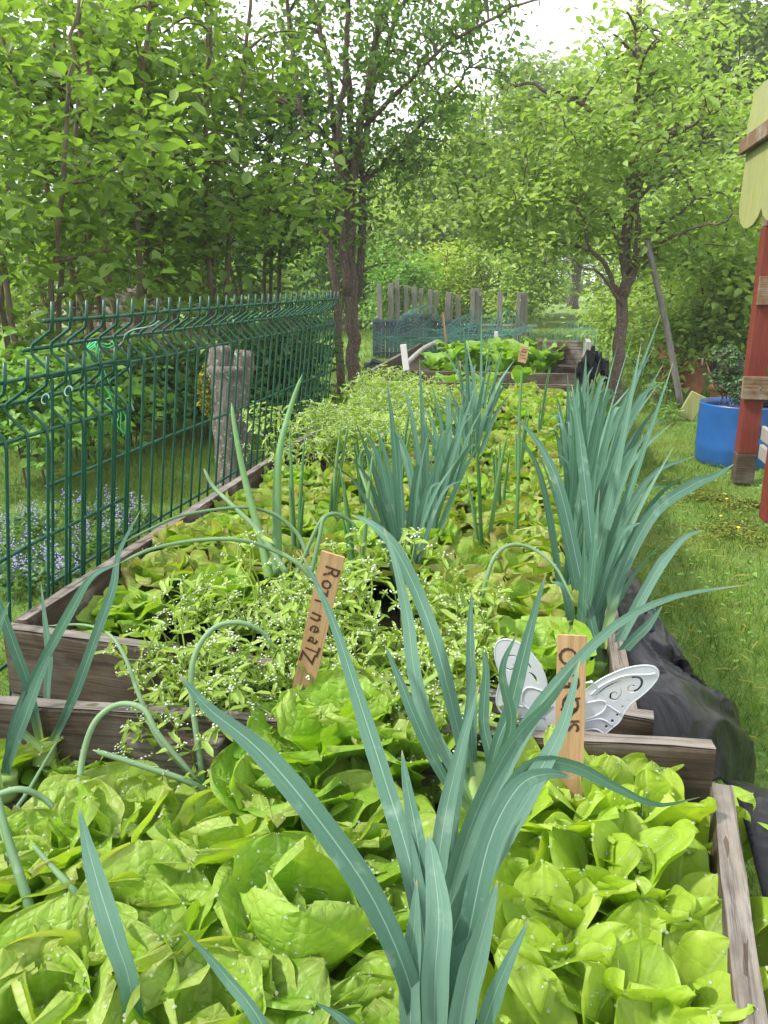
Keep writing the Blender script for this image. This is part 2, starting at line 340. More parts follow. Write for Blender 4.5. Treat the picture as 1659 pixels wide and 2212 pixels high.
def leek_mat(name, a, b, c, basecol):
    m, n, p, o = nmat(name); u = attr(n, 'u'); v = attr(n, 'v'); r = attr(n, 'rnd')
    cv = n.nodes.new('ShaderNodeCombineXYZ'); n.links.new(mathn(n, 'MULTIPLY', u, 14.0), cv.inputs[0]); n.links.new(mathn(n, 'MULTIPLY', v, 1.2), cv.inputs[1]); n.links.new(r, cv.inputs[2])
    st = noise(n, 2.0, 4, cv.outputs[0], .6)
    col = ramp(n, mathn(n, 'ADD', mathn(n, 'MULTIPLY', st, .6), mathn(n, 'MULTIPLY', r, .4)), [(.25, a), (.5, b), (.8, c)])
    col = mixc(n, ramp(n, mathn(n, 'ABSOLUTE', u), [(.02, (.35, .35, .35)), (.07, (0, 0, 0))]), col, (.40, .58, .46))
    col = mixc(n, ramp(n, noise(n, 30, 4, objvec(n)), [(.62, (0, 0, 0)), (.8, (.35, .35, .35))]), col, (.45, .55, .5))
    col = mixc(n, ramp(n, v, [(.0, (1, 1, 1)), (.16, (0, 0, 0))]), col, basecol)
    tipn = mathn(n, 'ADD', v, mathn(n, 'MULTIPLY', mathn(n, 'SUBTRACT', st, .5), .12)); col = mixc(n, ramp(n, tipn, [(.95, (0, 0, 0)), (1.0, (.8, .8, .8))]), col, (.42, .36, .16))
    n.links.new(col, p.inputs['Base Color']); p.inputs['Roughness'].default_value = .5; p.inputs['Specular IOR Level'].default_value = .3
    bump(n, p, st, .5, .002); add_trans(n, p, o, col, .25, (1.0, 1.3, .8)); return m
M['leek'] = leek_mat('leek_leaf', (.048, .12, .085), (.082, .182, .132), (.155, .275, .215), (.30, .43, .12))
M['onion'] = leek_mat('onion_leaf', (.05, .15, .04), (.09, .22, .07), (.17, .31, .12), (.4, .52, .2))
M['scape'] = leek_mat('garlic_stalk', (.09, .18, .08), (.14, .25, .12), (.24, .36, .2), (.4, .52, .3))

# ------------------------------------------------------------------ ground
def disp(x, y): return .02 * math.sin(x * 1.3 + y * .7) + .015 * math.sin(x * .5 - y * 1.9)
def build_ground():
    xs = np.concatenate([np.linspace(-220, -14, 14), np.linspace(-12, 8, 61), np.linspace(12, 220, 14)])
    ys = np.concatenate([[-60, -20, -6], np.linspace(-3, 22, 76), np.linspace(26, 260, 24)])
    X, Y = np.meshgrid(xs, ys); Z = .02 * np.sin(X * 1.3 + Y * .7) + .015 * np.sin(X * .5 - Y * 1.9) - .03
    Z += RNG.normal(0, .004, Z.shape); V = np.stack([X, Y, Z], -1).reshape(-1, 3); w = len(xs); h = len(ys)
    i = np.arange(h - 1)[:, None] * w + np.arange(w - 1)[None]; Q = np.stack([i, i + 1, i + w + 1, i + w], -1).reshape(-1, 4)
    tag(link('lawn', mesh_np('lawn', V, Q), M['ground']), 'mossy green lawn around and beyond the raised beds', 'lawn', kind='structure')
build_ground()
def grass(n, sampler, hmin, hmax, wid, name, label):
    P = sampler(n); n = len(P); a = RNG.uniform(0, 2 * math.pi, n); h = RNG.uniform(hmin, hmax, n) * (.65 + .5 * np.clip(np.sin(P[:, 0] * 9 + 2 * np.sin(P[:, 1] * 5)) * np.sin(P[:, 1] * 7 + 1.5 * np.sin(P[:, 0] * 4)) + .5, 0, 1.4)); w = RNG.uniform(.6, 1.2, n) * wid
    s = np.stack([np.cos(a), np.sin(a), 0 * a], -1) * w[:, None]; le = np.stack([RNG.normal(0, .45, n), RNG.normal(0, .45, n), np.ones(n)], -1) * h[:, None]
    b = P; mid = b + le * .55 + np.stack([0 * a, 0 * a, h * .08], -1); tip = b + le * np.array([1.7, 1.7, .95])
    V = np.stack([b - s, b + s, mid - s * .7, mid + s * .7, tip], 1).reshape(-1, 3); k = np.arange(n)[:, None] * 5
    Q = k + np.array([0, 1, 3, 2]); T = k + np.array([2, 3, 4]); r = np.repeat(RNG.uniform(0, 1, n), 5)
    return tag(link(name, mesh_np(name, V, Q, T, {'rnd': r}), M['grass']), label, 'grass', kind='stuff')
def gz(P): P[:, 2] = .02 * np.sin(P[:, 0] * 1.3 + P[:, 1] * .7) + .015 * np.sin(P[:, 0] * .5 - P[:, 1] * 1.9) - .035; return P
def fan(x0, x1, y0, y1, power=1.0):
    def f(n):
        y = y0 + (y1 - y0) * RNG.uniform(0, 1, n) ** power
        return gz(np.stack([RNG.uniform(x0, x1, n), y, np.zeros(n)], -1))
    return f
grass(110000, fan(.3, 3.0, 1.2, 9.0, 1.6), .015, .06, .0018, 'grass', 'short green lawn grass right of the beds')
grass(70000, fan(-4.5, -1.0, 1.2, 8.5, 1.4), .03, .09, .002, 'grass', 'longer shaded grass left of the green fence')
grass(45000, fan(-6, 8, 8.5, 26, 1.5), .05, .12, .006, 'grass', 'sunlit grass between the far trees')

def leaf_cloud(P, size, up=.55, out=None, droop=.35, aspect=.62, jitter=.5, rnd=None):
    n = len(P); s = size * RNG.uniform(1 - jitter, 1 + jitter, n)
    nrm = RNG.normal(0, 1, (n, 3)); nrm[:, 2] = np.abs(nrm[:, 2]) + up * 2; nrm /= np.linalg.norm(nrm, axis=1)[:, None]
    d = RNG.normal(0, 1, (n, 3)); 
    if out is not None: d += out * 1.2
    d[:, 2] -= droop * 1.5; d -= nrm * (d * nrm).sum(1)[:, None]; d /= np.linalg.norm(d, axis=1)[:, None] + 1e-9
    sd_ = np.cross(nrm, d); L = s[:, None]; w = L * aspect * .5
    fold = nrm * w * .35
    b = P; tip = P + d * L - nrm * L * .12
    a1 = P + d * L * .28 + sd_ * w * .85 + fold; a2 = P + d * L * .68 + sd_ * w * .8 + fold * .8
    b1 = P + d * L * .28 - sd_ * w * .85 + fold; b2 = P + d * L * .68 - sd_ * w * .8 + fold * .8
    V = np.stack([b, a1, a2, tip, b2, b1], 1).reshape(-1, 3); k = np.arange(n)[:, None] * 6
    Q = np.concatenate([k + np.array([0, 1, 2, 3]), k + np.array([0, 3, 4, 5])])
    r = RNG.uniform(0, 1, n) if rnd is None else np.clip(rnd + RNG.normal(0, .18, n), 0, 1)
    return V, Q, np.repeat(r, 6)
def tree(name, label, cat, stems, crown, leafmat, barkmat, K, per, size, spread, group=None, br=.012, shell=.5, up=.55, droop=.35, limb_n=0, aspect=.62):
    """stems: [(pts, r0, r1)], crown: [(centre, radii)]; twigs run from the stems to points in the crown, leaves sit along them"""
    base = np.array(stems[0][0][0], float); t = thing(name, base, label, cat, group)
    w = MB(); SP = []; SR = []
    for pts, r0, r1 in stems:
        c = cat_rom(pts, 22); c[1:-1] += RNG.normal(0, r0 * .22, (len(c) - 2, 3)); wb = np.cumsum(RNG.normal(0, .022, (22, 3)), 0) * np.linspace(0, 1, 22)[:, None]; c += wb * (1 if r0 < .05 else .3); rr = np.linspace(r0, r1, len(c)); rr[0] *= 1.35 if pts is stems[0][0] else 1; rr[1] *= 1.1 if pts is stems[0][0] else 1
        w.tube(c - base, rr, 9); SP.append(c[5:]); SR.append(rr[5:])
    SP = np.vstack(SP); SR = np.concatenate(SR)
    wt = np.array([r[0] * r[1] * r[2] for _, r in crown]) ** .7; wt /= wt.sum(); LP = []; LO = []; LR = []
    b = MB(); limbs = []
    for k in range(K):
        c, rad = crown[RNG.choice(len(crown), p=wt)]; d = RNG.normal(0, 1, 3); d /= np.linalg.norm(d)
        q = np.array(c) + d * np.array(rad) * RNG.uniform(shell, 1) ** .7
        dist = np.linalg.norm((SP - q) * np.array([1, 1, 1.25]) - np.array([0, 0, -.25]) * np.linalg.norm(SP - q, axis=1)[:, None], axis=1)
        if limbs and RNG.random() < .75:
            LB = np.array(limbs); dl = np.linalg.norm(LB - q, axis=1); j = dl.argmin()
            if dl[j] < dist.min() * .8: s = LB[j]; r0 = br * .6
            else: j = dist.argmin(); s = SP[j]; r0 = min(SR[j] * .8, br * 1.3)
        else: j = dist.argmin(); s = SP[j]; r0 = min(SR[j] * .8, br * 1.6)
        L = np.linalg.norm(q - s)
        m1 = s + (q - s) * .35 + np.array([0, 0, .12 * L]) + RNG.normal(0, .05 * L, 3); m2 = s + (q - s) * .7 + np.array([0, 0, .1 * L]) + RNG.normal(0, .06 * L, 3)
        pts = cat_rom([s, m1, m2, q], 9); b.tube(pts - base, np.linspace(r0, br * .18, 9), 4, cap=False)
        limbs += [pts[4], pts[6]]
        n = int(per * RNG.uniform(.5, 1.4)); tt = RNG.uniform(.35, 1.05, n); ii = np.clip(tt * 8, 0, 7.99); i0 = ii.astype(int); fr = (ii - i0)[:, None]
        p = pts[i0] * (1 - fr) + pts[np.minimum(i0 + 1, 8)] * fr + RNG.normal(0, 1, (n, 3)) * spread * np.array([1, 1, .7]) * (.5 + tt[:, None] * .6)
        LP.append(p); o = (q - s) / (L + 1e-6); LO.append(np.broadcast_to(o, (n, 3))); LR.append(np.full(n, RNG.uniform(.25, .75)))
    P = np.vstack(LP) - base; V, Q, r = leaf_cloud(P, size, up, np.vstack(LO), droop, aspect, rnd=np.concatenate(LR))
    w.V += b.V; w.Q += [q + w.n for q in b.Q]; w.T += [q + w.n for q in b.T]; w.build('trunk', barkmat, t)
    link('crown', mesh_np('crown', V, Q, None, {'rnd': r}), leafmat, t); return t
def P3(x, y, Y): return atY(x, y, Y)

# dry stalks and fallen leaves strewn over the lawn
P_ = gz(np.stack([RNG.uniform(.4, 2.2, 700), RNG.uniform(1.2, 6, 700), np.zeros(700)], -1)); P_[:, 2] += RNG.uniform(.025, .05, 700)
V_, Q_, r_ = leaf_cloud(P_, .05, 2.5, None, 0, .07); tag(link('straw', mesh_np('straw', V_, Q_, None, {'rnd': np.full(len(r_), 1.)}), M['grass']), 'dry pale grass stalks lying on the lawn right of the beds', 'straw', kind='stuff')
P_ = gz(np.stack([RNG.uniform(.4, 2.4, 900), RNG.uniform(1.3, 6, 900), np.zeros(900)], -1)); P_[:, 2] += RNG.uniform(.02, .045, 900)
V_, Q_, r_ = leaf_cloud(P_, .022, 2, None, 0, .8); tag(link('clover', mesh_np('clover', V_, Q_, None, {'rnd': r_}), M['weed']), 'small round clover leaves dotted through the lawn', 'clover', kind='stuff')
# centre multi-stemmed cherry: grey dark stems, thin crown
Y0 = 9.3
def s_(pts, r0, r1, Y=Y0): return ([P3(x, y, Y + dy) for x, y, dy in pts], r0, r1)
tree('cherry_tree', 'tall tree with several upright dark stems just beyond the fence end', 'tree',
     [s_([(770, 845, 0), (762, 780, 0), (758, 620, 0), (755, 450, 0), (748, 350, 0)], .085, .06),
      s_([(755, 420, 0), (730, 300, 0), (715, 150, 0), (700, 0, .2), (690, -260, .3)], .045, .018),
      s_([(757, 400, .05), (758, 250, .1), (750, 100, .1), (745, -20, .1), (735, -330, .1)], .045, .018),
      s_([(758, 420, -.05), (775, 300, -.1), (800, 150, -.1), (835, 0, -.2), (880, -300, -.3)], .05, .018),
      s_([(748, 640, -.15), (735, 450, -.2), (728, 300, -.25), (740, 150, -.3), (760, -200, -.3)], .05, .02),
      s_([(772, 640, .1), (785, 480, .2), (790, 300, .2), (830, 120, .2), (905, -100, .3)], .05, .02),
      s_([(738, 850, -.3), (722, 600, -.35), (695, 460, -.4), (665, 300, -.5), (635, 100, -.6), (610, -150, -.7)], .05, .016),
      s_([(800, 260, -.2), (870, 180, -.4), (960, 90, -.6), (1080, 40, -.8), (1200, 20, -1)], .026, .007),
      s_([(725, 330, .1), (640, 200, .3), (560, 120, .4), (470, 60, .5)], .035, .01),
      s_([(780, 400, .1), (850, 330, .3), (930, 250, .2), (1020, 180, 0)], .03, .01)],
     [(P3(690, 100, Y0), (1.3, 1.2, 1.7)), (P3(880, 100, Y0), (1.3, 1.2, 1.6)), (P3(1050, 60, Y0 - .5), (.9, .8, .7)), (P3(760, 380, Y0), (1.1, 1., 1.1)),
      (P3(760, -250, Y0), (1.8, 1.6, 1.6)), (P3(560, 150, Y0), (.9, .9, .9)), (P3(930, 300, Y0), (.8, .8, .6))],
     M['prunus'], M['bark_cherry'], 320, 42, .066, .14, br=.014, shell=.15, up=.1, droop=.6)
# right fruit tree
Y1 = 8.9
tree('fruit_tree', 'spreading fruit tree with dark forked trunk behind the leeks at the right', 'tree',
     [([P3(x, y, Y1 + d) for x, y, d in ((1326, 895, 0), (1336, 760, 0), (1348, 600, 0), (1360, 450, 0), (1366, 330, 0), (1375, 150, .1), (1372, -20, .1))], .074, .025),
      ([P3(x, y, Y1 + d) for x, y, d in ((1338, 640, 0), (1310, 570, -.1), (1270, 530, -.3), (1245, 470, -.5), (1215, 410, -.7))], .028, .008),
      ([P3(x, y, Y1 + d) for x, y, d in ((1345, 620, 0), (1400, 545, -.2), (1480, 500, -.5), (1600, 455, -.9))], .028, .008),
      ([P3(x, y, Y1 + d) for x, y, d in ((1350, 560, 0), (1300, 450, .1), (1180, 420, .1), (1060, 440, 0))], .026, .007),
      ([P3(x, y, Y1 + d) for x, y, d in ((1362, 430, 0), (1430, 330, -.2), (1520, 300, -.5))], .035, .01),
      ([P3(x, y, Y1 + d) for x, y, d in ((1365, 350, 0), (1290, 250, -.1), (1200, 200, -.1), (1100, 190, 0))], .035, .01),
      ([P3(x, y, Y1 + d) for x, y, d in ((1350, 600, 0), (1420, 570, .4), (1500, 590, .7))], .022, .007),
      ([P3(x, y, Y1 + d) for x, y, d in ((1350, 640, -.05), (1372, 560, -.08), (1378, 450, -.06), (1372, 360, 0))], .035, .025),
      ([P3(x, y, Y1 + d) for x, y, d in ((1345, 660, -.05), (1290, 600, -.3), (1230, 590, -.5), (1150, 600, -.6))], .018, .006),
      ([P3(x, y, Y1 + d) for x, y, d in ((1355, 590, -.05), (1410, 500, -.3), (1500, 430, -.6), (1610, 400, -.8))], .022, .006)],
     [(P3(1360, 250, Y1), (1.3, 1.3, .85)), (P3(1180, 350, Y1), (1.0, 1.0, .9)), (P3(1500, 330, Y1 - .2), (.9, 1, 1.0)), (P3(1050, 430, Y1), (.8, .8, .5)),
      (P3(1370, 110, Y1), (.6, .6, .5)), (P3(1480, 520, Y1), (.8, .9, .35)), (P3(1130, 470, Y1), (.8, .8, .35)), (P3(1250, 480, Y1), (.9, .9, .5))],
     M['pear'], M['bark_cherry'], 250, 46, .072, .14, br=.014, shell=.3, droop=.5)
# hazels along the left
def hazel(base, Hh, rad, lab, K=150, per=60, size=.09, mat='hazel', n=5, sp=.15, low=.35, name='hazel_bush'):
    b = np.array(base); st = []
    for i in range(n):
        a = i * 2.4 + base[0]; d = np.array([math.cos(a), math.sin(a), 0])
        st.append(([b + d * .1, b + d * .25 * rad + [0, 0, Hh * .35], b + d * .45 * rad + [0, 0, Hh * .7], b + d * .6 * rad + [0, 0, Hh * .95]], .028 * Hh / 3.5, .01))
    cr_ = [(b + [0, 0, Hh * .72], (rad, rad, Hh * .34)), (b + [rad * .3, -.2, Hh * .5], (rad * .9, rad * .8, Hh * .28)), (b + [-rad * .4, 0, Hh * low + .3], (rad * .8, rad * .7, Hh * .25))]
    return tree(name, lab, (name if name != 'hazel_bush' else 'bush') if Hh < 3 else 'tree', st, cr_, M[mat], M['bark_thin'], int(K * (.5 if Hh > 3 and base[1] < 15 else 1)), int(per * .8), size, sp * 1.15, br=.010, shell=.1, group=None)
def gp(x, Y): p = P3(x, 612, Y); return (p[0], Y, -.02)
hazel(gp(40, 5.2), 3.2, 1.15, 'big-leaved hazel at the far left edge overhanging the fence', 115, 55, .10)
hazel(gp(250, 6.6), 4.3, 1.35, 'tall hazel left of centre rising behind the fence start', 170, 60, .10)
hazel(gp(430, 7.4), 4.2, 1.35, 'tall dark hazel behind the mossy stump', 190, 60, .095)
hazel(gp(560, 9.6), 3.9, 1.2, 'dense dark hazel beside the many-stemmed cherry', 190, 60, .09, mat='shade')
hazel(gp(140, 8.5), 5.6, 1.7, 'tall hazel rising at the back of the left thicket', 100, 60, .10)
hazel(gp(400, 11.5), 5.2, 1.8, 'tall light green hazel behind the dark one', 140, 60, .10)
# small bare-stemmed tree in the left thicket
tree('sapling', 'small dark thin-trunked tree forking low inside the left thicket', 'tree',
     [([P3(178, 660, 7.2), P3(185, 560, 7.2), P3(190, 420, 7.2), P3(175, 350, 7.2), P3(172, 230, 7.2)], .04, .015), ([P3(189, 420, 7.2), P3(150, 390, 7.1), P3(80, 330, 7)], .022, .008), ([P3(189, 420, 7.2), P3(250, 410, 7.2), P3(300, 350, 7.3)], .022, .008)],
     [(P3(190, 200, 7.2), (.8, .6, .5)), (P3(80, 250, 7), (.5, .5, .4))], M['hazel'], M['bark'], 50, 50, .09, .12)
# understory shrubs behind the fence
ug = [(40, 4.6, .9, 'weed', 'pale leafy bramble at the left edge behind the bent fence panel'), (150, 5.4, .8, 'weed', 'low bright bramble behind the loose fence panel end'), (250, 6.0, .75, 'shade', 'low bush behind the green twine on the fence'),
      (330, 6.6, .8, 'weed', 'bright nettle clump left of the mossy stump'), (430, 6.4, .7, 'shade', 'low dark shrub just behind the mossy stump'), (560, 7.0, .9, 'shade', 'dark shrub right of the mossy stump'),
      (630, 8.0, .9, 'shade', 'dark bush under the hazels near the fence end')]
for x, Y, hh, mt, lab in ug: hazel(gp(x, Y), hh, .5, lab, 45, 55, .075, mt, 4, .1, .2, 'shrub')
# far trees
def far_tree(x, Y, topy, rad, lab, mat, K=170, per=55, size=.2, low=.22, name='broadleaf_tree'):
    b = P3(x, 612, Y); b[2] = -.05; top = H + (612 - topy) / FPX * math.hypot(Y, b[0]) * 1.02; b = np.array(b)
    st = [([b, b + [.1, 0, top * .3], b + [-.1, 0, top * .6], b + [0, 0, top * .9]], .022 * top, .02), ([b + [.1, 0, top * .28], b + [rad * .4, 0, top * .5], b + [rad * .6, 0, top * .75]], .012 * top, .02),
          ([b + [.05, 0, top * .33], b + [-rad * .4, -.2, top * .55], b + [-rad * .6, 0, top * .75]], .012 * top, .02)]
    cr_ = [(b + [0, 0, top * .75], (rad * .75, rad * .75, top * .25)), (b + [rad * .45, 0, top * .55], (rad * .7, rad * .7, top * .22)), (b + [-rad * .45, -.3, top * .52], (rad * .7, rad * .7, top * .22)), (b + [0, -.3, top * (low + .16)], (rad * .85, rad * .8, top * .18))]
    return tree(name, lab, 'tree', st, cr_, M[mat], M['bark'], K, per, size, size * 1.9, br=.03, shell=.2)
far_tree(1010, 26, 250, 2.6, 'far round tree above the row of grey pickets', 'far')
far_tree(880, 31, 330, 3.0, 'far tree showing between the cherry stems and the pickets', 'far2', 190)
far_tree(1120, 34, 190, 3.2, 'taller far tree right of the pickets against the sky', 'far2', 200, 60, .24)
far_tree(1240, 44, 190, 4.6, 'far tall tree behind the grass path against white sky', 'far', 220, 60, .3)
far_tree(1400, 30, 190, 3.4, 'far tree directly behind the fruit tree crown', 'far', 200, 60, .22)
far_tree(1500, 25, 110, 3.2, 'tall tree behind the blue barrels', 'far2', 220, 60, .2)
far_tree(1620, 22, -60, 3.4, 'tallest dark tree behind the playhouse roof at top right', 'far2', 260, 60, .18)
far_tree(760, 36, 400, 3.4, 'far tree hidden behind the cherry stems', 'far', 180)
far_tree(620, 28, 400, 2.8, 'far tree glimpsed left of the cherry stems', 'far2', 160)
far_tree(330, 24, 430, 2.6, 'sunlit tree behind the left thicket', 'far', 150)
far_tree(60, 26, 430, 2.6, 'sunlit tree behind the thicket at the left edge', 'far', 150)
far_tree(480, 20, 430, 1.8, 'small sunlit tree deep behind the dark hazels', 'far', 120)
def bushy(x, Y, hh, rad, mat, lab, K=80, per=60, size=.09): return hazel(gp(x, Y), hh, rad, lab, K, per, size, mat, 4, .16, .15, 'shrub')
bushy(965, 21, 2.2, 1.0, 'gold', 'yellow-green golden shrub behind the grey pickets', 110)
bushy(860, 19.5, 2.2, .9, 'weed', 'green shrub behind the left end of the pickets', 90)
bushy(1075, 20.5, 2.3, 1.0, 'far', 'green shrub behind the right pickets', 100)
bushy(1135, 19, 2.4, .8, 'pear', 'light bush at the right end of the pickets beside the path', 100)
bushy(1420, 14, 2.5, 1.1, 'far', 'green bush behind the leaning stake', 130)
bushy(1510, 12, 2.4, 1.0, 'pear', 'light green bush above the terracotta pots', 130)
bushy(1590, 10, 2.2, .9, 'far', 'light green bush just left of the playhouse post', 130)
bushy(1650, 11.5, 3.0, 1.1, 'far', 'bush showing through the playhouse posts', 120)
bushy(1420, 24, 2.6, 1.2, 'far', 'low bush right of the grass path behind the fruit trunk', 110)

for x, Y, hh, rad, mt, lab in ((380, 22, 3.4, 2.0, 'far', 'sunlit shrub far behind the mossy stump'), (520, 24, 3.6, 2.0, 'weed', 'sunlit shrub far behind the dark hazels'), (640, 26, 3.6, 2.0, 'far', 'far shrub left of the cherry trunk'), (720, 23, 3.2, 1.5, 'weed', 'far shrub just behind the cherry trunk'), (810, 24, 3.4, 1.7, 'far', 'far shrub right of the cherry trunk'),
      (900, 27, 4.0, 2.0, 'far', 'far shrub above the left pickets'), (1020, 30, 4.4, 2.4, 'far2', 'far dark shrub above the middle pickets'), (1140, 34, 4.6, 2.4, 'far', 'far shrub at the left side of the grass path'), (1225, 62, 6.5, 4.0, 'far2', 'far trees edge closing the grass path, left part'), (1310, 58, 6.5, 3.6, 'far', 'far bush closing the grass path, right part'),
      (1395, 34, 4.6, 2.2, 'far', 'far bush right of the grass path'), (1500, 22, 4.0, 2.0, 'pear', 'bright bush far behind the leaning stake'), (1620, 20, 4.0, 2.0, 'far', 'bright bush far behind the blue barrels'), (240, 19, 3.2, 1.8, 'weed', 'bright shrub glimpsed above the timber wall'), (60, 18, 3.0, 1.6, 'gold', 'golden shrub glimpsed at the left edge')):
    hazel(gp(x, Y), hh, rad, lab, 110, 62, .09 + Y * .0022, mt, 4, .26, .12, 'shrub')
# ------------------------------------------------------------------ old wall, shed and house glimpsed at left
def wall_far():
    a = P3(110, 612, 13); b = P3(400, 612, 14.5); w = MB(); c = (a + b) / 2; L = abs(b[0] - a[0])
    t = thing('timber_wall', (c[0], c[1], 0), 'low dark timber wall seen through the left thicket', 'wall'); w = MB()
    for k in range(4): w.box((0, 0, .15 + k * .29), (L, .05, .28), bev=.01)
    w.build('planks', M['board_dark'], t); p = MB()
    for k in range(4): p.box((-L / 2 + L * k / 3, .06, .6), (.09, .08, 1.25), bev=.01)
    p.build('posts', M['board_dark'], t)
wall_far()
def shed(x, Y, wd, hh, lab):
    c = P3(x, 612, Y); t = thing('house', (c[0], Y, 0), lab, 'house'); w = MB(); w.box((0, 1, hh / 2), (wd, 2.4, hh), bev=.02); o = w.build('wall', M['wall_pale'], t, False)
    r = MB(); r.add([(-wd / 2 - .2, -.45, hh - .1), (wd / 2 + .2, -.45, hh - .1), (wd / 2 + .2, 1, hh + 1.0), (-wd / 2 - .2, 1, hh + 1.0), (wd / 2 + .2, 2.4, hh - .1), (-wd / 2 - .2, 2.4, hh - .1),
           (-wd / 2 - .2, -.45, hh - .2), (wd / 2 + .2, -.45, hh - .2), (wd / 2 + .2, 2.4, hh - .2), (-wd / 2 - .2, 2.4, hh - .2)],
          [(0, 1, 2, 3), (3, 2, 4, 5), (6, 7, 1, 0), (5, 4, 8, 9), (9, 8, 7, 6)], [(1, 4, 2), (0, 3, 5)]); r.build('roof', M['roof_grey'], t, False)
    g = MB(); g.box((0, -.215, hh * .55), (wd * .3, .04, hh * .35), bev=.01); g.build('window', M['teal'], t)
shed(95, 22, 3.0, 3.4, 'pale house with grey roof glimpsed through the left thicket')

# ------------------------------------------------------------------ tree stump behind the fence
def stump():
    b = atz(512, 1095, 1.2); b[2] = 0; t = thing('tree_stump', b, 'grey sawn-off trunk with two stubs and yellow moss behind the fence', 'stump')
    w = MB(); w.tube(cat_rom([(0, 0, -.03), (.0, 0, .35), (-.01, 0, .72), (-.01, 0, .83)], 16), np.array([.135, .12, .112, .108] + [.105] * 9 + [.112, .112, .10]) , 20); 
    w.tube(cat_rom([(-.03, 0, .64), (-.05, 0, .82), (-.05, 0, .93)], 8), [.075, .07, .068, .066, .064, .062, .06, .058], 14)
    w.tube(cat_rom([(.03, .01, .68), (.065, .02, .80), (.08, .02, .905)], 8), [.065, .064, .062, .06, .058, .056, .055, .052], 14)
    o = w.build('trunk', M['stump'], t)
    for v in o.data.vertices:
        d = mnoise.noise(v.co * 9) * .012 + mnoise.noise(v.co * 28) * .005; v.co.x += d; v.co.y += d * .8
    P = RNG.normal(0, 1, (900, 3)); P /= np.linalg.norm(P, axis=1)[:, None]; P = P * np.array([.045, .03, .13]) * RNG.uniform(.8, 1.1, (900, 1)) + np.array([-.115, -.05, .70])
    V, Q, r = leaf_cloud(P, .02, .3); link('moss', mesh_np('moss', V, Q, None, {'rnd': r}), M['moss'], t)
stump()

# ------------------------------------------------------------------ green bent-wire fence
def fence_panel(name, label, rails, Ys, Xtop, lean, htop, wires_from, n, pitch, total=1.03, zdir=-1):
    """rails at depth below top; wires with one V fold; built in world space around its near foot"""
    t = thing(name, (Xtop, Ys, 0), label, 'fence'); o0 = np.array([Xtop, Ys, 0.]); r = .0034
    def X(h, fold=0): return Xtop - lean * h - fold
    def p(y, dh, fold=0, hs=0): return np.array([X(dh, fold), y, H - htop - dh + hs * (y - Ys)]) - o0
    fr = MB(); Ye = Ys + pitch * (n - 1) * (1 if wires_from == 'near' else 1)
    for dh, fo in rails:
        a, b = Ys - .012, Ye + .012; m = [p(a + (b - a) * k / 8, dh, fo, SLOPE[name2]) + [RNG.normal(0, .0015), 0, RNG.normal(0, .0015)] for k in range(9)]
        fr.tube(m, .0036, 8)
    fr.build('rails', M['wire'], t)
    for i in range(n):
        y = Ys + i * pitch; w = MB(); hs = SLOPE[name2]; j = RNG.normal(0, .0015)
        pts = [p(y, -.032, 0, hs), p(y, 0, 0, hs), p(y, .018, .003, hs), p(y, .042, .038, hs), p(y, .052, .041, hs), p(y, .062, .038, hs), p(y, .092, .003, hs), p(y, .112, 0, hs), p(y, .35, 0, hs), p(y, total, 0, hs)]
        w.tube(np.array(pts) + [.0066, j, 0], .0031, 7)
        w.build('wire', M['wire'], t)
    return t
SLOPE = {'far': 0.0, 'near': 0.0}
pe = atz(273, 778, .154); name2 = 'near'
fence_panel('fence_panel', 'nearer green wire fence panel at the left edge, sagging lower', [(0, 0), (.05, .045), (.1, 0), (.3, 0), (.5, 0), (.7, 0), (.9, 0)], pe[1] - .058 * 15, pe[0], .12, .154, 'near', 16, .058)
pf = atz(105, 692, .063); name2 = 'far'
ft = fence_panel('fence_panel', 'long green wire fence panel running from the twine to the cherry tree', [(0, 0), (.05, .045), (.1, 0), (.3, 0), (.5, 0), (.7, 0), (.9, 0)], pf[1], pf[0], .12, .063, 'near', 36, .058)
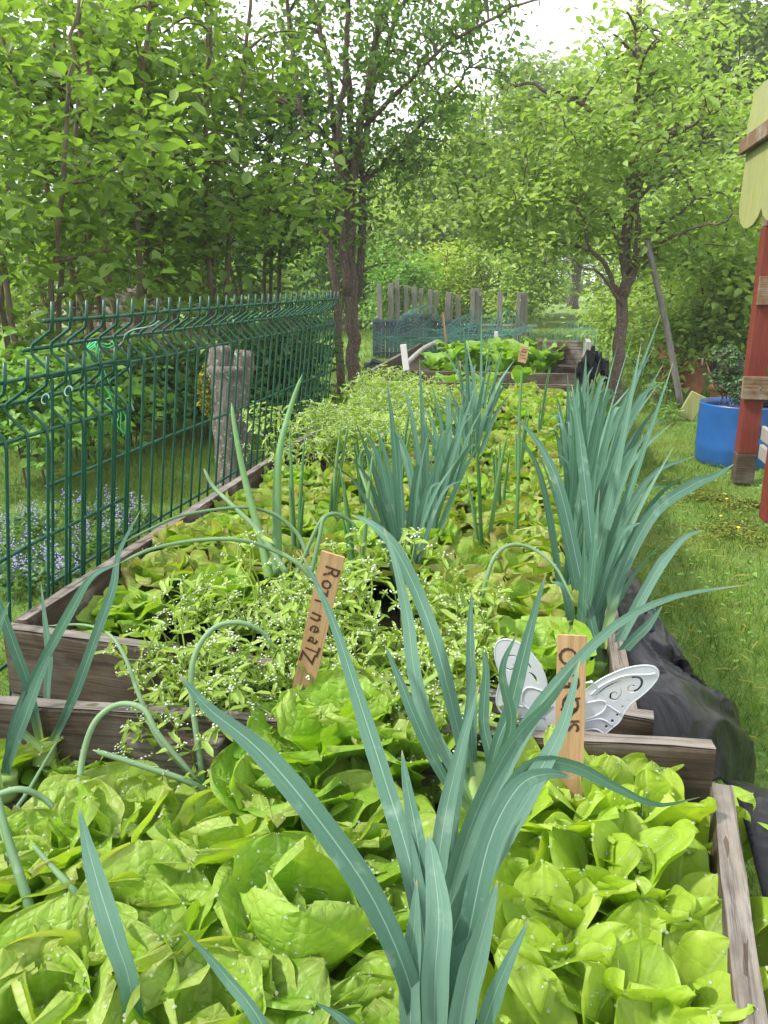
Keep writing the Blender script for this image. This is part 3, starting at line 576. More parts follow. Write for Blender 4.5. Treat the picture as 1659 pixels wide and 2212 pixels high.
def fence_bits():
    q = atz(199, 750, .12)
    c = MB(); k = 0
    for j in range(4):
        base = atY(195 + j * 6, 745, pf[1] + .24)
        pts = [base + np.array([RNG.normal(0, .006), RNG.normal(0, .004), -i * .021 + RNG.normal(0, .004)]) + np.array([.004 * i, .002 * i, 0]) for i in range(10)]
        c.tube(cat_rom(pts, 30), .0012, 5)
    for j in range(4):
        ct = atY(198, 746, pf[1] + .24); a = np.linspace(0, 2 * math.pi, 14)
        c.tube(np.stack([ct[0] + .008 * np.cos(a), ct[1] + .01 * np.sin(a * 1.0 + j), ct[2] + .009 * np.sin(a + j)], -1), .0013, 5)
    lp = [(198, 743), (215, 742), (235, 744), (242, 738), (246, 745), (235, 751), (215, 746), (200, 748)]
    c.tube(cat_rom([atY(x, y, pf[1] + .25) for x, y in lp], 24), .0013, 5)
    tag(c.build('twine', M['string']), 'bright green twine knotted on the long fence panel', 'twine')
    c = MB(); c.tube(cat_rom([atY(x, y, pf[1] + .33) for x, y in ((344, 693), (325, 705), (290, 712), (272, 722), (265, 738), (250, 752))], 24), .0016, 5)
    tag(c.build('plastic_strand', M['tape']), 'pale strand looped over the middle fence rail', 'strand')
    c = MB(); c.tube(cat_rom([atY(x, y, pf[1] + .36) for x, y in ((280, 795), (282, 820), (283, 850), (284, 870), (290, 888))], 24), .0016, 5)
    tag(c.build('plastic_strand', M['tape']), 'pale strand hanging straight down from the fence', 'strand')
    for x, y, lab in ((98, 862, 'wire tie hooked on the near panel rail, left one'), (148, 845, 'wire tie twisted on the near panel rail, right one')):
        ct = atz(x, y, .21); ct[0] = pe[0] - .05 - .02; ct = atY(x, y, 1.1); a = np.linspace(0, 5, 14); c = MB()
        c.tube(np.stack([ct[0] + .006 * np.cos(a), ct[1] + .004 * np.sin(a), ct[2] + .007 * np.sin(a)], -1), .0011, 5); tag(c.build('wire_tie', M['tape']), lab, 'wire tie')
fence_bits()

# ------------------------------------------------------------------ raised beds
def plank(a, b, hgt, th, mat='board', jit=.0, name='board', parent=None, worn=True, tilt=0):
    """board whose top edge runs a->b; worn top strip is a child of its own look"""
    a = np.array(a, float); b = np.array(b, float); L = np.linalg.norm(b - a); d = (b - a) / L; z = np.array([0, 0, 1.]); s = np.cross(z, d); s /= np.linalg.norm(s); z2 = np.cross(d, s)
    loc = (a + b) / 2; w = MB(); n = max(2, int(L / .05))
    # swept profile with slightly ragged top edge
    prof = np.array([(-th / 2, -hgt), (th / 2, -hgt), (th / 2, -.004), (th / 2 - .003, 0), (0, .0012), (-th / 2 + .003, 0), (-th / 2, -.004)]); k = len(prof); xs = np.linspace(-L / 2, L / 2, n)
    V = np.array([[x, p[0] + (RNG.normal(0, .0006)), p[1] + (RNG.normal(0, .0012) if p[1] > -.01 else 0)] for x in xs for p in prof])
    V = V.reshape(-1, 3); i = np.arange(n - 1)[:, None] * k; j = np.arange(k)[None]; j2 = (j + 1) % k
    Q = np.stack([i + j, i + k + j, i + k + j2, i + j2], -1).reshape(-1, 4); T = []
    for q in range(1, k - 1): T += [[0, q, q + 1], [(n - 1) * k, (n - 1) * k + q + 1, (n - 1) * k + q]]
    w.add(V, Q, T); o = w.build(name, M[mat], None, False)
    o.matrix_world = Matrix(((d[0], s[0], z2[0], loc[0]), (d[1], s[1], z2[1], loc[1]), (d[2], s[2], z2[2], loc[2]), (0, 0, 0, 1)))
    if parent is not None:
        mw = o.matrix_world.copy(); o.parent = parent; o.matrix_parent_inverse = Matrix.Identity(4); o.matrix_basis = Matrix.Translation(-Vector(parent.location)) @ mw
    if worn:
        g = MB(); Vt = np.array([[x, y + RNG.normal(0, .0007), .0028 + RNG.normal(0, .0008)] for x in xs for y in (-th / 2 + .001, -th / 6, th / 6, th / 2 - .001)]).reshape(-1, 3)
        i = np.arange(n - 1)[:, None] * 4 + np.arange(3)[None]; g.add(Vt, np.stack([i, i + 4, i + 5, i + 1], -1).reshape(-1, 4)); Vb = Vt.copy(); Vb[:, 2] -= .003
        g.add(Vb, np.stack([i, i + 1, i + 5, i + 4], -1).reshape(-1, 4)); g.build('worn_edge', M['board_worn'], o, False)
    return o
hb = .56; zt = H - hb
bL = atz(30, 1355, hb); bR = atz(1412, 1548, hb); bLf = np.array([-.90, 4.75, zt]); bRf = np.array([.17, 4.75, zt])
b2 = thing('raised_bed', (-.35, 2.9, 0), 'long weathered plank raised bed full of lettuce beside the fence', 'raised bed')
plank(bL + [-.012, 0, 0], bR, .115, .026, parent=b2); plank(bL + [-.012, .0, -.118], bR + [0, 0, -.118], .16, .026, 'board', parent=b2, worn=False); plank(bL + [-.012, 0, -.281], bR + [0, 0, -.281], .39, .026, 'board_dark', parent=b2, worn=False)
plank(bL + [.0, .018, .003], bLf, .15, .026, 'board_dark', parent=b2); plank(bL + [.0, .018, -.15], bLf + [0, 0, -.153], .5, .026, 'board_dark', parent=b2, worn=False)
plank(np.array([bR[0] - .03, bR[1] + .02, zt - .012]), bRf + [0, 0, -.012], .15, .026, parent=b2); plank(np.array([bR[0] - .03, bR[1] + .02, zt - .165]), bRf + [0, 0, -.165], .48, .026, 'board_dark', parent=b2, worn=False)
plank(bLf, bRf, .65, .026, 'board', parent=b2)
c1L = atz(-120, 1508, hb); c1R = atz(1542, 1612, hb); b1R0 = atz(1537, 1692, hb); b1R1 = atz(1592, 2212, hb); dR = (b1R1 - b1R0) / (b1R0[1] - b1R1[1])
b1 = thing('raised_bed', (-.2, .5, 0), 'near weathered plank raised bed with pale lettuce in front', 'raised bed')
plank(c1L, c1R, .125, .024, parent=b1); plank(c1L + [0, 0, -.128], c1R + [0, 0, -.128], .14, .024, 'board_dark', parent=b1, worn=False); plank(c1L + [0, 0, -.271], c1R + [0, 0, -.271], .4, .024, 'board_dark', parent=b1, worn=False)
plank(b1R0 + [.012, 0, -.002], b1R0 + dR * .95 + [.012, 0, -.002], .14, .024, parent=b1); plank(b1R0 + [.012, 0, -.145], b1R0 + dR * .95 + [.012, 0, -.145], .5, .024, 'board_dark', parent=b1, worn=False)
plank(c1L + [.03, -.02, 0], c1L + [.03, -.95, 0], .65, .024, parent=b1)
def corner_block(x0, x1, y0, y1, Y, parent, screws):
    a = atY(x0, y0, Y); b = atY(x1, y1, Y); w = MB(); w.box(((a[0] + b[0]) / 2, Y + .016, (a[2] + b[2]) / 2), (b[0] - a[0], .034, abs(a[2] - b[2])), bev=.002); 
    o = w.build('corner_block', M['board_dark'], parent, False); o.location = -Vector(parent.location)
    for x, y in screws:
        q = atY(x, y, Y) ; s = MB(); s.tube([(q[0], Y - .0025, q[2]), (q[0], Y + .004, q[2])], .0042, 10); s.tube([(q[0], Y - .0035, q[2]), (q[0], Y - .002, q[2])], .0018, 6); so_ = s.build('screw', M['steel'], o)
corner_block(272, 476, 1592, 1705, .868, b1, [(308, 1641), (427, 1652)])
corner_block(905, 965, 1640, 1740, .895, b1, [(937, 1688)])
def soil(name, x0, x1, y0, y1, z, lab):
    n = 60; xs = np.linspace(x0, x1, n); ys = np.linspace(y0, y1, n * 2); X, Y = np.meshgrid(xs, ys)
    Z = np.array([[mnoise.noise(Vector((x * 14, y * 14, 0))) * .012 + mnoise.noise(Vector((x * 50, y * 50, 3))) * .006 for x in xs] for y in ys]) + z
    V = np.stack([X, Y, Z], -1).reshape(-1, 3); i = np.arange(2 * n - 1)[:, None] * n + np.arange(n - 1)[None]
    tag(link(name, mesh_np(name, V, np.stack([i, i + 1, i + n + 1, i + n], -1).reshape(-1, 4)), M['soil']), lab, 'soil', kind='structure')
soil('soil', -.87, .12, 1.14, 4.72, zt - .13, 'dark soil filling the long bed'); soil('soil', -.9, .2, .0, .875, zt - .17, 'dark soil filling the near bed')
soil('soil', -.95, .2, .93, 1.10, zt - .22, 'dark soil in the gap between the two beds')

# ------------------------------------------------------------------ lettuces
def lettuce_leaf(L, Wd, e0, e1, cup, ruf, nu, nv, rnd, roll=0., spoon=False):
    u = np.linspace(-1, 1, nu); v = 1 - (1 - np.linspace(0, 1, nv)) ** 1.35
    U, V_ = np.meshgrid(u, v)
    if spoon: w = Wd * (.22 + .78 * np.clip(V_ / .62, 0, 1) ** 1.3)
    else: w = Wd * (.28 + .72 * np.clip(V_ / .5, 0, 1) ** .8)
    w = w * np.clip(1 - (np.clip(V_ - .56, 0, 1) / .442) ** 2.8, 0, 1) ** .5
    ang = e0 + (e1 - e0) * v ** 1.4; ds = np.gradient(v) * L
    cr_ = np.concatenate([[0], np.cumsum(np.cos(ang[:-1]) * ds[1:])]); cz = np.concatenate([[0], np.cumsum(np.sin(ang[:-1]) * ds[1:])])
    ph = RNG.uniform(0, 6.3, 8); k1 = RNG.uniform(5, 9); aU = np.abs(U)
    nrm_off = cup * w * U ** 2 + ruf * aU ** 1.8 * np.sin(V_ * k1 + ph[0] + 1.2 * np.sign(U)) * (.3 + .7 * V_) + ruf * .7 * V_ ** 4 * np.sin(U * 3.4 + ph[1])
    nrm_off += .35 * ruf * aU ** 3 * np.sin(V_ * 21 + ph[5] * np.sign(U)) + .35 * ruf * V_ ** 8 * np.sin(U * 11 + ph[6])
    bl = np.abs(np.sin(U * 5.5 + ph[2] + 1.3 * V_)) * np.abs(np.sin(V_ * 9 - aU * 3.0 + ph[3])); nrm_off += (.010 if spoon else .024) * L * (bl - .35) * np.clip(aU * 5, 0, 1) * (1 - V_ ** 6)
    nrm_off -= .012 * L * np.exp(-(U / .09) ** 2) * (1 - V_)
    wav = .05 * w * np.sin(V_ * 23 + ph[4]) * aU
    x = cr_[:, None] - np.sin(ang)[:, None] * nrm_off; z = cz[:, None] + np.cos(ang)[:, None] * nrm_off; y = U * (w + wav) * (1 - .35 * abs(cup) * aU)
    y = y + roll * V_ * L * .3
    P = np.stack([x, y, z], -1).reshape(-1, 3); i = np.arange(nv - 1)[:, None] * nu + np.arange(nu - 1)[None]
    Q = np.stack([i, i + 1, i + nu + 1, i + nu], -1).reshape(-1, 4)
    edge = np.clip(np.maximum(np.abs(U) ** 4 * np.clip(V_ * 1.6 - .6, 0, 1), V_ ** 6), 0, 1)
    return P, Q, dict(u=U.ravel(), v=V_.ravel(), edge=edge.ravel(), rnd=np.full(U.size, rnd))
def drops_on(mb_v, n, rmin, rmax):
    d = MB(); idx = RNG.choice(len(mb_v), n, replace=len(mb_v) < n)
    base = np.array([(0, 0, 1.), (.9, 0, .25), (0, .9, .25), (-.9, 0, .25), (0, -.9, .25), (.64, .64, .25), (-.64, .64, .25), (-.64, -.64, .25), (.64, -.64, .25), (.55, 0, .8), (0, .55, .8), (-.55, 0, .8), (0, -.55, .8)])
    T = []; ring = [1, 5, 2, 6, 3, 7, 4, 8]; inr = [9, 10, 11, 12]
    for k in range(4):
        a, b = inr[k], inr[(k + 1) % 4]; T += [(0, a, b), (a, ring[2 * k], ring[2 * k + 1]), (a, ring[2 * k + 1], b), (b, ring[2 * k + 1], ring[(2 * k + 2) % 8])]
    for i in idx: d.add(mb_v[i] + base * RNG.uniform(rmin, rmax), None, T)
    return d
def lettuce_mesh(kind, n=16, size=1.0, nu=11, nv=13, lo=(54, -24), hi=(86, 60), Lr=(.125, .085), Wr=(.062, .046), cup=(-.10, .30), ruf=.011, spoon=False):
    m = MB()
    for i in range(n):
        t = i / (n - 1); a = i * 2.39996 + RNG.normal(0, .15); L = (Lr[0] + (Lr[1] - Lr[0]) * t) * size * RNG.uniform(.88, 1.1); Wd = (Wr[0] + (Wr[1] - Wr[0]) * t) * size * RNG.uniform(.85, 1.15)
        e0 = R(lo[0] + (hi[0] - lo[0]) * t ** .8 + RNG.normal(0, 6)); e1 = R(lo[1] + (hi[1] - lo[1]) * t ** 1.0 + RNG.normal(0, 10)); cp = cup[0] + (cup[1] - cup[0]) * t
        P, Q, A = lettuce_leaf(L, Wd, e0, e1, cp, ruf * size * RNG.uniform(.6, 1.3), nu, nv, np.clip(RNG.normal(.45 + .2 * t, .2), 0, 1), RNG.normal(0, .25), spoon)
        P[:, 0] += .008 * size; P = P @ rotz(a).T; P[:, 2] += .012 * t * size; m.add(P, Q, **A)
    return m
def lettuce(name, label, loc, mb, mat, rz=0, group=None, dew=0, tilt=(0, 0), cat='lettuce', sc=1):
    V = np.vstack(mb.V); o = mb.build(name, M[mat]); o.location = loc; o.rotation_euler = (tilt[0], tilt[1], rz); o.scale = (sc,) * 3; tag(o, label, cat, group)
    if dew:
        up_ = V[V[:, 2] > np.percentile(V[:, 2], 35)]; d = drops_on(up_, dew, .0009, .0026).build('water_drops', M['drop'], o); d['kind'] = 'stuff'
    return o
variants = []
for k in range(6): variants.append(lettuce_mesh('b', 20, 1.12, 11, 12))
vmesh = []
for k, v in enumerate(variants):
    V = np.vstack(v.V); vmesh.append(mesh_np('lettuce', V, np.vstack(v.Q), None, {a: np.concatenate(b) for a, b in v.A.items()})); vmesh[-1].materials.append(M['lettuce' if k % 3 else 'lettuce_green'])
ORD = ['first', 'second', 'third', 'fourth', 'fifth', 'sixth', 'seventh', 'eighth', 'ninth', 'tenth', 'eleventh', 'twelfth', 'thirteenth', 'fourteenth', 'fifteenth', 'sixteenth', 'seventeenth', 'eighteenth', 'nineteenth', 'twentieth', 'twenty-first', 'twenty-second']
def NTH(k): return str(k) + ('th' if 10 < k < 14 else {1: 'st', 2: 'nd', 3: 'rd'}.get(k % 10, 'th'))
rows = [(-.765, 'the row against the fence-side board'), (-.60, 'the second row from the fence'), (-.435, 'the middle row'), (-.16, 'the row between the two leek clumps'), (.0, 'the row nearest the lawn')]
rows = [(-.765, 'the row against the fence-side board', 1.30), (-.595, 'the second row from the fence', 1.38), (-.43, 'the third row from the fence', 1.42), (-.27, 'the row under the middle leeks', 1.62), (-.10, 'the row left of the lawn-side leeks', 1.28), (.045, 'the row among the lawn-side leeks', 1.9)]
cnt = 0
for ri, (x, rl, ys) in enumerate(rows):
    y = ys + .03 * (ri % 2); k = 0
    while y < 4.62:
        if not (ri in (0, 1) and 2.5 < y < 4.1):
            o = bpy.data.objects.new('lettuce', vmesh[cnt % 6]); C.objects.link(o); s = RNG.uniform(.85, 1.12)
            o.location = (x + RNG.normal(0, .012), y + RNG.normal(0, .012), zt - .095); o.scale = (s, s, s * RNG.uniform(.85, 1.1)); o.rotation_euler = (RNG.normal(0, .09), RNG.normal(0, .09), RNG.uniform(0, 6.3))
            tag(o, '%s lettuce from the near end in %s' % (ORD[k], rl), 'lettuce', 'lettuces in the long bed'); cnt += 1; k += 1
        y += .175
for x, y, lab in ((.0, 1.20, 'large bronze-tinged lettuce right behind the white wing ornament'), (.02, 1.39, 'lettuce at the foot of the lawn-side leeks, nearest one'), (-.13, 1.14, 'lettuce just behind the board beside the upright marker'), (.0, 1.57, 'lettuce at the foot of the lawn-side leeks, second nearest'), (.0, 1.75, 'lettuce at the foot of the lawn-side leeks, third nearest')):
    o = bpy.data.objects.new('lettuce', vmesh[int(y * 100) % 6]); C.objects.link(o); o.location = (x, y, zt - .09); o.scale = (1.12,) * 3; o.rotation_euler = (0, 0, y * 37); tag(o, lab, 'lettuce', 'lettuces in the long bed')
# near bed heads
def nb(x, y, h): p = atz(x, y, .62); return (p[0], p[1], H - .70)
big = lettuce_mesh('h', 9, 1.2, 23, 27, (35, -20), (60, 30), (.14, .11), (.07, .065), (-.05, .25), .008)
for a_, L_, W_, e0_, e1_, c_ in ((2.9, .150, .082, 50, 98, .55), (.2, .145, .080, 62, 112, .6), (1.5, .13, .07, 58, 100, .6), (4.6, .105, .062, 45, 92, .5), (1.0, .10, .055, 75, 110, .8), (3.6, .095, .05, 78, 112, .8), (5.3, .08, .045, 80, 118, .9), (2.2, .075, .04, 84, 115, .9)):
    P, Q, A = lettuce_leaf(L_, W_, R(e0_), R(e1_), c_, .006, 23, 27, .75); P[:, 0] += .012; P = P @ rotz(a_).T; P[:, 2] += .02; big.add(P, Q, **A)
lettuce('lettuce', 'big cupped yellow-green butterhead lettuce at the front centre left of the foremost leek', nb(630, 2000, .68), big, 'lettuce_green', 1.9, None, 260, (R(10), 0))
near = [((300, 2010, 0), 1.2, 'lettuce', 'large butterhead lettuce with bronzed leaves left of the big cupped one', .3), ((440, 2200, 0), 1.15, 'lettuce', 'bronzed lettuce cut off at the bottom edge below the big cupped one', 2), ((70, 1860, 0), 1.15, 'lettuce', 'lettuce at the left edge under the bent garlic stalks', 1.2),
        ((480, 1830, 0), 1.15, 'lettuce', 'bronze-tipped lettuce just behind the big cupped one', 4.2), ((255, 1780, 0), 1.1, 'lettuce', 'lettuce under the bent garlic stalks in front of the screwed block', 5), ((20, 1610, 0), .9, 'lettuce', 'small lettuce at the left edge of the near bed', 3.3),
        ((165, 1620, 0), .75, 'lettuce_green', 'small lettuce left of the screwed wooden block', .9), ((620, 1720, .02), 1.15, 'lettuce_green', 'green lettuce between the screwed block and the foremost leek', .2), ((735, 1650, .06), 1.25, 'lettuce_green', 'bright green lettuce below the tilted wooden marker', 2.7),
        ((770, 1790, 0), 1.15, 'lettuce', 'bronzed lettuce behind the foremost leek blades', 1.1), ((860, 1670, .05), 1.15, 'lettuce', 'green lettuce below the small white-flowered salad', 5.5), ((790, 2240, 0), 1.0, 'lettuce', 'lettuce at the bottom edge beside the foremost leek base', 3.9),
        ((110, 2170, 0), 1.2, 'lettuce', 'lettuce in the bottom left corner', 4.9), ((850, 1960, 0), .85, 'lettuce', 'small bronzed lettuce half hidden behind the foremost leek', 2.2)]
for p, s, mt, lab, rz in near:
    mb = lettuce_mesh('n', 13, s * .98, 25, 29, (56, 2), (88, 70), (.135, .09), (.068, .052), (-.02, .35), .008)
    q_ = nb(*p); q_ = (q_[0], q_[1], q_[2] + p[2])
    lettuce('lettuce', lab, q_, mb, 'lettuce_bronze' if mt == 'lettuce' else mt, rz, None, 170, (RNG.normal(0, .08), RNG.normal(0, .08)))
# pale cut lettuce at the right of the near bed
romp = [(1120, 1900), (1200, 1800), (1300, 1800), (1400, 1800), (1480, 1830), (1180, 2060), (1240, 1940), (1350, 1930), (1460, 2000), (1180, 2210), (1300, 2130), (1420, 2180), (1520, 2150), (1290, 1690), (1310, 2330), (1080, 1790), (1180, 2400), (1450, 2350), (1215, 1740)]
poss = ['beside the foremost leek, upper one', 'behind the foremost leek, second from the leek', 'in the middle of the pale rows', 'near the drooping leek leaf tip', 'touching the right board at the top', 'right of the leek base', 'with large round leaf in the middle', 'in the centre right of the pale rows',
        'against the right board, middle one', 'at the bottom edge next to the leek', 'at the bottom centre of the pale rows', 'at the bottom near the right board', 'in the bottom corner by the right board', 'standing tall beside the upright wooden marker', 'cut off by the bottom edge, central one', 'between the leek leaves and the marker', 'cut off by the bottom edge, leek-side one', 'cut off by the bottom edge, board-side one', 'hiding the foot of the upright wooden marker']
for (x, y), lab in zip(romp, poss):
    mb = lettuce_mesh('r', 8, RNG.uniform(.9, 1.15), 17, 25, (66, 22), (86, 66), (.165, .12), (.036, .030), (.10, .25), .005, True)
    lettuce('pale_lettuce', 'pale young lettuce ' + lab, nb(x, y, .69), mb, 'romaine', RNG.uniform(0, 6), 'pale lettuces in the near bed', 70, (RNG.normal(0, .06), RNG.normal(0, .06)))

# ------------------------------------------------------------------ leeks, onions, garlic stalks
def strap(mb, pts, width, fold=.25, ref=None, n=18, twist=0., tipp=.75, base=.75, th=.0006):
    P = cat_rom(pts, n); T = np.gradient(P, axis=0); T /= np.linalg.norm(T, axis=1)[:, None]
    ref = np.array(ref if ref is not None else fw, float); s = np.linspace(0, 1, n)
    w = width * .5 * (base + (1 - base) * np.clip(s / .35, 0, 1)) * np.clip((1 - s) / (1 - tipp * .75), 0, 1) ** .75 * (1 + .03 * np.sin(s * 22 + pts[0][0] * 50)); w[-1] = .0002
    V = []; us = np.array([-1, -.55, 0, .55, 1]); U = []; Vv = []
    for i in range(n):
        S = np.cross(T[i], ref); S /= np.linalg.norm(S) + 1e-9; Nn = np.cross(S, T[i]); a = twist * s[i]
        S2 = S * math.cos(a) + Nn * math.sin(a); N2 = np.cross(S2, T[i]); fo = fold * (1.3 - .9 * s[i])
        for u in us: V.append(P[i] + S2 * u * w[i] * (1 - .25 * fo) - N2 * abs(u) * w[i] * fo); U.append(u); Vv.append(s[i])
    i = np.arange(n - 1)[:, None] * 5 + np.arange(4)[None]; Q = np.stack([i, i + 1, i + 6, i + 5], -1).reshape(-1, 4)
    mb.add(np.array(V), Q, u=np.array(U), v=np.array(Vv), rnd=RNG.uniform(0, 1))
def D(x, y, Y): return atY(x, y, Y)
def hand_leek(label, leaves, shaft=None, mat='leek', dew=0, near=1.0):
    if near != 1: leaves = [tuple([[(x, y, Y * (near + (1 - near) * .6 * min(1, max(0, (2200 - y) / 1000)))) for x, y, Y in lv[0]], lv[1] * (near + .08)] + list(lv[2:])) for lv in leaves]
    b = np.array(D(*leaves[0][0][0])) if shaft is None else np.array(shaft[0]); t = thing('leek', b, label, 'leek', None)
    for lv in leaves:
        pts, w = lv[0], lv[1]; tw = lv[2] if len(lv) > 2 else 0.; fo = lv[3] if len(lv) > 3 else .3
        m = MB(); strap(m, [D(*p) - b for p in pts], w * .77, fo, twist=tw, n=28); o = m.build('leaf', M[mat], t)
    if shaft is not None:
        m = MB(); m.tube(cat_rom([np.array(p) - b for p in shaft], 8), np.linspace(.017, .015, 8), 12, u=.5, v=.02, rnd=.5); m.build('shaft', M[mat], t)
    return t
sb = [D(935, 2600, .49), D(935, 2420, .49), D(938, 2250, .50)]
hand_leek('foremost blue-green leek with long arching leaves at bottom centre', [
    ([(930, 2420, .60), (900, 2180, .60), (810, 1950, .60), (680, 1760, .61), (560, 1620, .63), (450, 1530, .64), (383, 1452, .65)], .031, -.5, .35),
    ([(945, 2420, .62), (925, 2100, .64), (890, 1880, .68), (830, 1680, .74), (775, 1510, .79), (715, 1330, .84), (648, 1188, .88)], .029, .4, .4),
    ([(925, 2420, .64), (925, 2150, .66), (938, 1950, .68), (962, 1760, .72), (1000, 1600, .75), (1035, 1480, .78)], .026, .2, .4),
    ([(940, 2420, .64), (945, 2120, .65), (975, 1920, .67), (1035, 1740, .70), (1110, 1600, .74), (1190, 1510, .77), (1255, 1420, .80)], .030, -.5, .35),
    ([(950, 2420, .63), (960, 2150, .63), (1010, 1950, .64), (1090, 1790, .66), (1150, 1690, .69), (1215, 1570, .72), (1253, 1425, .74)], .033, .3, .25),
    ([(960, 2420, .66), (960, 2180, .68), (970, 2000, .70), (1000, 1870, .72), (1050, 1750, .75), (1120, 1600, .79), (1200, 1480, .83), (1330, 1350, .88), (1460, 1288, .92), (1612, 1263, .95)], .024, .2, .3),
    ([(955, 2420, .65), (975, 2150, .66), (1020, 1900, .67), (1085, 1730, .68), (1150, 1650, .70), (1240, 1655, .71), (1330, 1700, .72), (1420, 1738, .73), (1512, 1722, .75)], .021, -.5, .3),
    ([(960, 2420, .62), (985, 2180, .61), (1020, 1980, .61), (1060, 1810, .63), (1120, 1700, .65), (1180, 1672, .66), (1240, 1680, .67)], .028, .5, .3),
    ([(925, 2420, .59), (930, 2250, .59), (960, 2080, .60), (1000, 1960, .62), (1050, 1850, .64), (1100, 1740, .66)], .034, .0, .5),
    ([(975, 2420, .60), (1030, 2260, .59), (1080, 2120, .59), (1143, 1985, .60)], .020, .3, .3),
    ([(905, 2420, .63), (905, 2200, .64), (912, 2000, .66), (905, 1840, .69), (880, 1700, .72), (868, 1620, .74)], .026, .3, .4),
    ([(915, 2420, .66), (945, 2100, .68), (962, 1880, .71), (985, 1700, .75), (1010, 1540, .79), (1025, 1400, .82)], .022, -.3, .3),
    ([(935, 2420, .585), (938, 2250, .585), (940, 2100, .59), (948, 1980, .6), (935, 1860, .62), (925, 1800, .63)], .034, .1, .6),
    ([(960, 2420, .58), (985, 2260, .58), (1010, 2120, .585), (1045, 2000, .59), (1075, 1900, .60)], .032, -.1, .5),
    ([(900, 2420, .59), (890, 2260, .59), (885, 2120, .6), (895, 2000, .61), (900, 1900, .62)], .026, .2, .5)], sb, near=.80)
s2 = [D(1040, 1770, .82), D(1035, 1700, .84), D(1030, 1660, .86)]
hand_leek('leek just behind the foremost one with leaves crossing the wing ornament', [
    ([(1040, 1770, .82), (1070, 1620, .84), (1100, 1540, .86), (1125, 1440, .88), (1150, 1340, .9), (1180, 1236, .92)], .023, .3, .3),
    ([(1030, 1770, .83), (1020, 1620, .86), (1018, 1480, .9), (1016, 1360, .93), (1019, 1272, .95)], .018, .2, .4),
    ([(1035, 1770, .82), (1000, 1620, .85), (950, 1420, .9), (905, 1290, .95), (850, 1180, .98), (800, 1130, 1.0), (758, 1112, 1.02)], .025, -.4, .35),
    ([(1025, 1770, .80), (985, 1670, .80), (925, 1560, .82), (895, 1450, .85), (880, 1330, .88), (855, 1220, .9), (829, 1140, .92)], .023, .3, .35),
    ([(1045, 1770, .80), (1075, 1660, .80), (1105, 1560, .80), (1085, 1450, .8), (1117, 1368, .8)], .016, .3, .3),
    ([(1040, 1770, .84), (1060, 1650, .86), (1045, 1560, .88), (1050, 1450, .9), (1042, 1400, .91)], .018, .3, .3),
    ([(1035, 1770, .80), (960, 1680, .79), (900, 1560, .8), (860, 1460, .82), (830, 1390, .84)], .017, .3, .3)], s2)
hand_leek('bluish leek at the left edge of the near bed with two long crossing blades', [
    ([(95, 1620, .86), (40, 1560, .86), (75, 1467, .85), (155, 1317, .84), (200, 1245, .84), (257, 1217, .86)], .019, .3, .3),
    ([(100, 1625, .88), (130, 1570, .88), (165, 1492, .88), (210, 1367, .9), (245, 1267, .92), (258, 1192, .94), (303, 1103, .96)], .019, .2, .3),
    ([(98, 1620, .9), (103, 1480, .92), (107, 1417, .93), (98, 1342, .94), (88, 1256, .95)], .016, .2, .3),
    ([(92, 1620, .88), (65, 1492, .88), (30, 1392, .88), (-5, 1295, .88), (-40, 1200, .88)], .022, .2, .3)], [D(97, 1650, .87), D(97, 1600, .88)])
hand_leek('leek leaves rising from the bottom left corner of the near bed', [
    ([(10, 1700, .82), (20, 1640, .82), (50, 1560, .82), (95, 1440, .84), (150, 1330, .86)], .022, .2, .3),
    ([(5, 1700, .82), (30, 1560, .84), (70, 1450, .86), (0, 1540, .86)][:3], .012, .2, .3),
    ([(0, 1700, .8), (-30, 1500, .8), (-10, 1380, .8), (20, 1300, .82)], .02, .2, .3)], [D(10, 1720, .82), D(12, 1670, .82)])
hand_leek('leek blade rising out of the bottom edge at left', [
    ([(310, 2420, .50), (285, 2150, .50), (250, 2030, .51), (215, 1920, .53), (190, 1830, .55), (170, 1740, .57)], .027, -.3, .3),
    ([(640, 2420, .46), (570, 2220, .47), (480, 2100, .49), (395, 2008, .50)], .017, .3, .3),
    ([(860, 2420, .46), (790, 2260, .46), (740, 2200, .46), (676, 2163, .47)], .015, .3, .3)], [D(400, 2500, .48), D(420, 2440, .48)])
def leek(loc, hgt, wid, nl, ang, spreadv, label, group, mat='leek', lean=(0, 0)):
    t = thing('leek', loc, label, 'leek', group); 
    for i in range(nl):
        f = i / max(1, nl - 1); sg = 1 if i % 2 else -1; sp = spreadv * (1.15 - f) * RNG.uniform(.7, 1.2); a = ang + RNG.normal(0, .35); d = np.array([math.cos(a), math.sin(a), 0]) * sg
        L = hgt * (.75 + .3 * f) * RNG.uniform(.85, 1.1); ln = np.array([lean[0], lean[1], 0])
        b0 = np.array([0, 0, 0.]); p1 = d * .008 + np.array([0, 0, .06 + .06 * f]); p2 = d * L * sp * .28 + [0, 0, L * .45] + ln * L * .3; p3 = d * L * sp * .62 + [0, 0, L * .78] + ln * L * .7
        dr = RNG.uniform(-.12, .22) + sp * .1; p4 = d * L * sp * 1.0 + [0, 0, L * (1 - dr)] + ln * L * 1.05
        m = MB(); strap(m, [b0, p1, p2, p3, p4], wid * RNG.uniform(.75, 1.1), .35, ref=np.array([0.15, 1, -.15]) if abs(d[0]) > .6 else np.array([.8, .6, 0]), n=16, twist=RNG.normal(0, .7)); m.build('leaf', M[mat], t)
    m = MB(); m.tube(cat_rom([(0, 0, -.02), (0, 0, .05), (0, 0, .10)], 5), np.linspace(.012, .011, 5), 8, u=.5, v=.03, rnd=.5); m.build('shaft', M[mat], t); return t
zs = zt - .13
G1 = 'leeks standing down the middle of the long bed'; G2 = 'leeks along the lawn side of the long bed'
